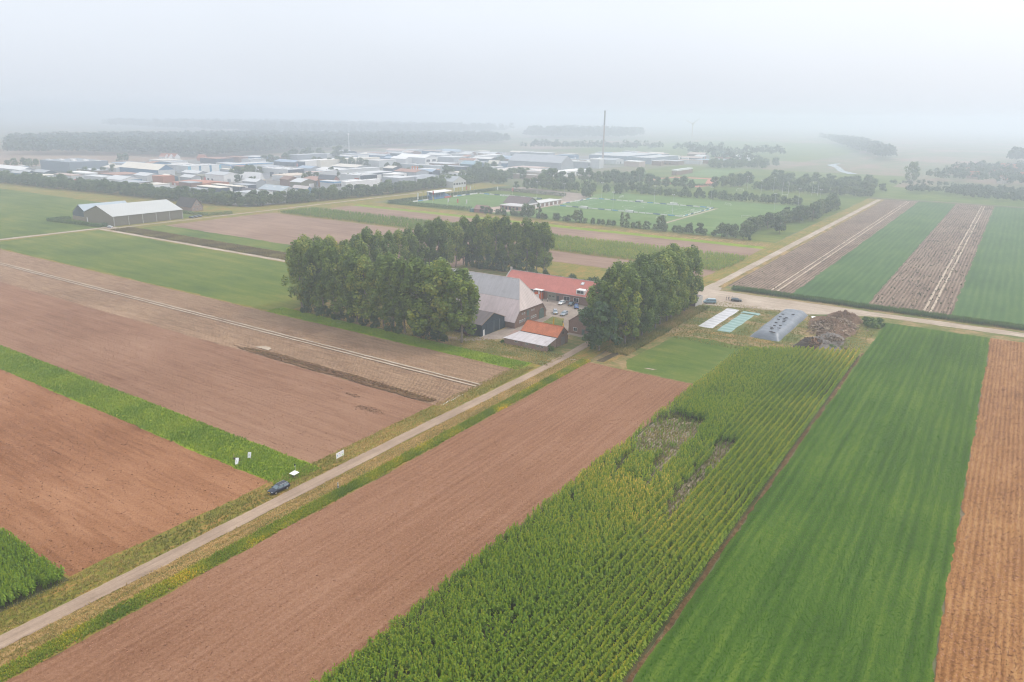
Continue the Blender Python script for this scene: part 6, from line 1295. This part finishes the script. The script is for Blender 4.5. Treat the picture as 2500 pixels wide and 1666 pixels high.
MB().add([(-2.52, -0.83, 1.86), (0.85, -0.83, 1.86), (0.85, 0.83, 1.86), (-2.52, 0.83, 1.86), (-2.4, -0.72, 1.98), (0.65, -0.72, 1.98), (0.65, 0.72, 1.98), (-2.4, 0.72, 1.98)], [(0, 3, 2, 1), (4, 5, 6, 7), (0, 1, 5, 4), (1, 2, 6, 5), (2, 3, 7, 6), (3, 0, 4, 7)]).build('roof', carpaint('van_roof', (0.36, 0.47, 0.52)), t)
for s in (-1, 1):
    for a, b_ in ((1.75, 0.78), (0.35, 0.25), (-2.52, -2.45)): MB().tube((a, s*0.94, 1.24), (b_, s*0.81, 1.9), 0.07, n=5).build('pillar', pm, t)
    for wx in (-1.6, 1.6): wheel(t, wx, s*0.88, 0.34)
    MB().box(2.35, 2.5, s*0.66-0.14, s*0.66+0.14, 0.75, 0.98).build('headlight', MAT['lamp'], t)

# ------------------------------------------------------------------ signs and small things beside the lane
t = thing('billboard', 'white billboard on two wooden posts at the field edge beside the lane', 'sign', (-115.6, 104.1, 0), 0.06)
for yy in (-1.05, 1.0): MB().box(-0.05, 0.05, yy-0.04, yy+0.04, 0, 2.15).build('post', paint((0.50, 0.38, 0.24), 0.8), t)
bo = MB().box(0.06, 0.11, -1.25, 1.2, 0.95, 2.25).build('board', paint((0.80, 0.80, 0.80), 0.5, 0.02, 1.0), t)
for (a, b_, z0, z1, c) in ((-1.05, -0.75, 1.55, 1.75, (0.25, 0.45, 0.65)), (-1.05, -0.6, 1.35, 1.42, (0.3, 0.5, 0.6)), (-0.25, -0.05, 1.75, 1.95, (0.65, 0.25, 0.25)), (0.5, 0.75, 1.65, 1.9, (0.45, 0.55, 0.7)), (0.55, 1.1, 1.1, 1.35, (0.45, 0.65, 0.25)), (-0.3, 0.3, 1.5, 1.56, (0.4, 0.4, 0.45))): MB().box(0.112, 0.118, a, b_, z0, z1).build('print', paint(c, 0.5, 0.02, 1.0), bo)
zs_ = zoomwin(560, 1090, 12.06)
def board_sign(label, base, rz, w_, h, z0, lean):
    p = zs_(*base); t = thing('info_board', label, 'sign', (p[0], p[1], 0), rz, 'info boards on the grass strip')
    for s in (-1, 1): MB().box(s*w_*0.42-0.03, s*w_*0.42+0.03, 0.0, 0.05, 0, z0+0.5).build('leg', MAT['white'], t)
    b_ = MB(); b_.slab([(-w_/2, -0.06, z0), (w_/2, -0.06, z0), (w_/2, lean, z0+h), (-w_/2, lean, z0+h)], 0.04); o = b_.build('board', paint((0.80, 0.80, 0.80), 0.5, 0.02, 1.0), t)
    for k in range(3):
        u = 0.35+0.12*k; y_ = -0.06+(lean+0.06)*u; z_ = z0+h*u; MB().box(-w_*0.22, w_*(0.05+0.1*(k % 2)), y_-0.035, y_-0.022, z_-0.03, z_+0.03).build('print', MAT['grey_metal'], o)
board_sign('white info board on legs standing upright on the green strip', (590, 375), math.radians(35), 0.75, 1.15, 0.35, 0.5)
board_sign('white info board tilted over a dug hole with wooden stake', (215, 545), math.radians(38), 0.70, 1.15, 0.15, 0.85)
p = zs_(140, 350); t = thing('wooden_stake', 'thin wooden stake standing behind the tilted info board', 'stake', (p[0], p[1], 0)); MB().box(-0.04, 0.04, -0.04, 0.04, 0, 1.1).build('shaft', paint((0.50, 0.38, 0.22), 0.8), t); MB().box(-0.12, 0.12, -0.03, 0.03, 0.95, 1.05).build('crosspiece', paint((0.50, 0.38, 0.22), 0.8), t)
p = zs_(180, 440); heap('dug_earth', p[0]-0.3, p[1]+0.7, 1.1, 0.9, 0.35, MAT['compost'], 'small pile of dug earth behind the tilted info board', 21, 0.2, 'soil')
p = zs_(1920, 905); t = thing('display_table', 'white diamond-shaped table board on a post in the grass strip corner', 'table', (p[0], p[1], 0), 0.0)
MB().tube((0, 0, 0), (0, 0, 0.95), 0.05, n=6).build('post', MAT['white'], t); MB().slab([(-0.75, -0.75, 0.95), (0.75, -0.75, 0.95), (0.75, 0.75, 1.05), (-0.75, 0.75, 1.05)], 0.05).build('top', paint((0.82, 0.83, 0.82), 0.5, 0.02, 1.0), t)
p = zs_(1930, 900); heap('dug_earth', p[0], p[1], 1.0, 0.8, 0.15, MAT['compost'], 'bare dug soil round the white table board', 23, 0.15, 'soil')
p = zs_(1945, 745); t = thing('measuring_pole', 'thin pole with a black head behind the white table board', 'pole', (p[0], p[1], 0)); MB().tube((0, 0, 0), (0, 0, 1.5), 0.035, n=6).build('rod', MAT['white'], t); MB().tube((0, 0, 1.5), (0, 0, 1.85), 0.16, n=8).build('head', MAT['dark'], t); MB().tube((0, 0, 1.3), (0, 0, 1.5), 0.13, n=8).build('collar', MAT['white'], t)
zm_ = zoomwin(790, 1080, 12.06); p = zm_(430, 1390); t = thing('marker_post', 'weathered pale concrete marker post in the dry verge right of the lane', 'post', (p[0], p[1], 0), 0.4)
cm = paint((0.50, 0.49, 0.47), 0.9, 0.2, 3.0)
MB().tube((0, 0, 0.75), (0, 0, 1.55), 0.17, 0.13, 6).build('shaft', cm, t); MB().tube((0.0, 0, 1.55), (0, 0, 1.65), 0.13, 0.06, 6).build('cap', cm, t); MB().tube((-0.16, 0, 0), (-0.08, 0, 0.72), 0.09, 0.10, 6).build('foot', cm, t); MB().tube((0.15, 0, 0), (0.08, 0, 0.72), 0.09, 0.10, 6).build('foot', MAT['grey_metal'], t); MB().tube((0, 0, 0.68), (0, 0, 0.78), 0.19, n=6).build('collar', MAT['dark'], t)
# yellow beach flags at the yard entrance
yf = paint((0.72, 0.42, 0.02), 0.6, 0.05, 0.6)
def beach_flag(label, x, y, lean):
    t = thing('beach_flag', label, 'flag', (x, y, 0), math.radians(-30), 'yellow beach flags'); MB().tube((0, 0, 0), (0, 0, 1.2), 0.03, n=5).build('pole', MAT['grey_metal'], t)
    pts = [(0, 1.0), (0.95, 1.15), (1.1, 2.2), (0.95, 3.4), (0.35, 4.3), (0.0, 4.4)]; b_ = MB(); k = len(pts)
    q = [(lean*u+0.0, -0.03, z) for u, z in pts]+[(lean*u, 0.03, z) for u, z in pts]
    b_.add(q, [tuple(range(k)), tuple(range(2*k-1, k-1, -1))]+[(i, k+i, k+(i+1) % k, (i+1) % k) for i in range(k)]); b_.build('cloth', yf, t)
beach_flag('yellow feather flag behind the orange tiled roof, the left one', -131.2, 224.5, -1); beach_flag('yellow feather flag at the right end of the orange tiled roof', -125.6, 221.0, 1)
t = thing('black_bollard', 'black bollard beyond the orange tiled roof in the yard', 'bollard', (-131.8, 232.0, 0)); MB().tube((0, 0, 0), (0, 0, 1.3), 0.16, n=8).build('post', MAT['dark'], t); MB().tube((0, 0, 1.3), (0, 0, 1.5), 0.2, 0.1, n=8).build('cap', MAT['dark'], t)
for i, yy in enumerate((0,)):
    t = thing('fence_rail', 'short pale board lying at the edge of the lane bend', 'board', tuple(P(1399, 879)), 0.2); MB().box(-0.9, 0.9, -0.1, 0.1, 0.02, 0.2).build('plank', MAT['white'], t)
# white stones along the edge of the stubble field
for i in range(14):
    u = i/13; b_ = bmesh.new(); bmesh.ops.create_icosphere(b_, subdivisions=1, radius=0.22)
    for q in b_.verts: q.co *= random.uniform(0.7, 1.2); q.co.z *= 0.6
    me = bpy.data.meshes.new('stone'); b_.to_mesh(me); b_.free(); me.materials.append(MAT['white'])
    o = obj('stone', me, None, (-118.0+random.uniform(-0.3, 0.3), 143+u*9.5, 0.1)); tag(o, 'white stone in the row along the corner of the stubble field', 'stone', 'white stones at the field corner')

# ------------------------------------------------------------------ people
def person(label, x, y, rz, shirt, trousers, step=0.12, arm=0.12):
    t = thing('person', label, 'person', (x, y, gz(x, y)), rz, 'people')
    J = [(0, 0, 0.95), (0, 0, 1.15), (0, 0, 1.38), (0, 0, 1.50), (0.01, 0, 1.62), (0.02, 0, 1.72),
         (0, 0.11, 0.90), (step, 0.11, 0.48), (step*0.6, 0.11, 0.06), (step*0.6+0.15, 0.11, 0.03), (0, -0.11, 0.90), (-step, -0.11, 0.48), (-step*1.5, -0.11, 0.06), (-step*1.5+0.15, -0.11, 0.03),
         (0, 0.20, 1.40), (arm*0.4, 0.25, 1.12), (arm*1.6, 0.23, 0.88), (0, -0.20, 1.40), (-arm*0.4, -0.25, 1.12), (arm, -0.23, 0.88)]
    E_ = [(0, 1), (1, 2), (2, 3), (3, 4), (4, 5), (0, 6), (6, 7), (7, 8), (8, 9), (0, 10), (10, 11), (11, 12), (12, 13), (2, 14), (14, 15), (15, 16), (2, 17), (17, 18), (18, 19)]
    rad = [0.15, 0.15, 0.17, 0.06, 0.10, 0.09, 0.10, 0.07, 0.05, 0.04, 0.10, 0.07, 0.05, 0.04, 0.07, 0.05, 0.04, 0.07, 0.05, 0.04]
    me = bpy.data.meshes.new('body'); me.from_pydata(J, E_, []); 
    tt = NT('clothes'); g = tt.n('ShaderNodeTexCoord').outputs['Object']; sx = tt.n('ShaderNodeSeparateXYZ'); tt.l(g, sx.inputs[0]); z = sx.outputs[2]
    col = tt.mix(tt.math('GREATER_THAN', z, 0.93), trousers, shirt); col = tt.mix(tt.math('GREATER_THAN', z, 1.49), col, (0.42, 0.26, 0.19)); col = tt.mix(tt.math('LESS_THAN', z, 0.10), col, (0.03, 0.03, 0.03))
    me.materials.append(tt.finish(col, 0.8)); o = obj('body', me, t)
    md = o.modifiers.new('skin', 'SKIN'); 
    for i, sv in enumerate(me.skin_vertices[0].data): sv.radius = (rad[i], rad[i]); sv.use_root = (i == 0)
    o.modifiers.new('sub', 'SUBSURF').levels = 1; o.modifiers['sub'].render_levels = 1; md.use_smooth_shade = True
    b_ = bmesh.new(); bmesh.ops.create_icosphere(b_, subdivisions=2, radius=0.115)
    for q in list(b_.verts):
        if q.co.z < -0.03 and q.co.x > -0.02: b_.verts.remove(q)
    m2 = bpy.data.meshes.new('hair'); b_.to_mesh(m2); b_.free(); m2.materials.append(paint((0.06, 0.045, 0.035), 0.9)); obj('hair', m2, t, (0.0, 0, 1.72))
    return t
person('person in a dark jacket and light trousers, leftmost of the group by the black sedan', -94.3, 307.3, 0.5, (0.05, 0.03, 0.07), (0.35, 0.30, 0.30))
person('person in dark top and grey trousers, middle of the group by the black sedan', -93.3, 307.1, 2.6, (0.06, 0.05, 0.09), (0.14, 0.15, 0.18))
person('person in a white shirt bending at the rear of the black sedan', -92.4, 308.9, 0.9, (0.60, 0.60, 0.60), (0.10, 0.10, 0.12))
person('person in dark clothes near the barn corner in the yard', -155.8, 256.0, 1.0, (0.04, 0.035, 0.04), (0.05, 0.05, 0.06))
person('person in a white top in front of the orange booth', -155.0, 258.8, 4.0, (0.62, 0.60, 0.55), (0.05, 0.05, 0.05))

# ------------------------------------------------------------------ haze
hz = MB().box(-9100, 9100, -700, 14100, -1.5, 95.0)
t = NT('haze'); pv = t.n('ShaderNodeVolumePrincipled'); pv.inputs['Color'].default_value = (0.82, 0.90, 1.0, 1); pv.inputs['Density'].default_value = 0.00061; pv.inputs['Anisotropy'].default_value = 0.45
t.l(pv.outputs[0], t.out.inputs['Volume'])
o = hz.build('haze', t.m); o['kind'] = 'stuff'; o.display_type = 'WIRE'
tag(o, 'pale blue haze hanging over the whole landscape', 'haze')
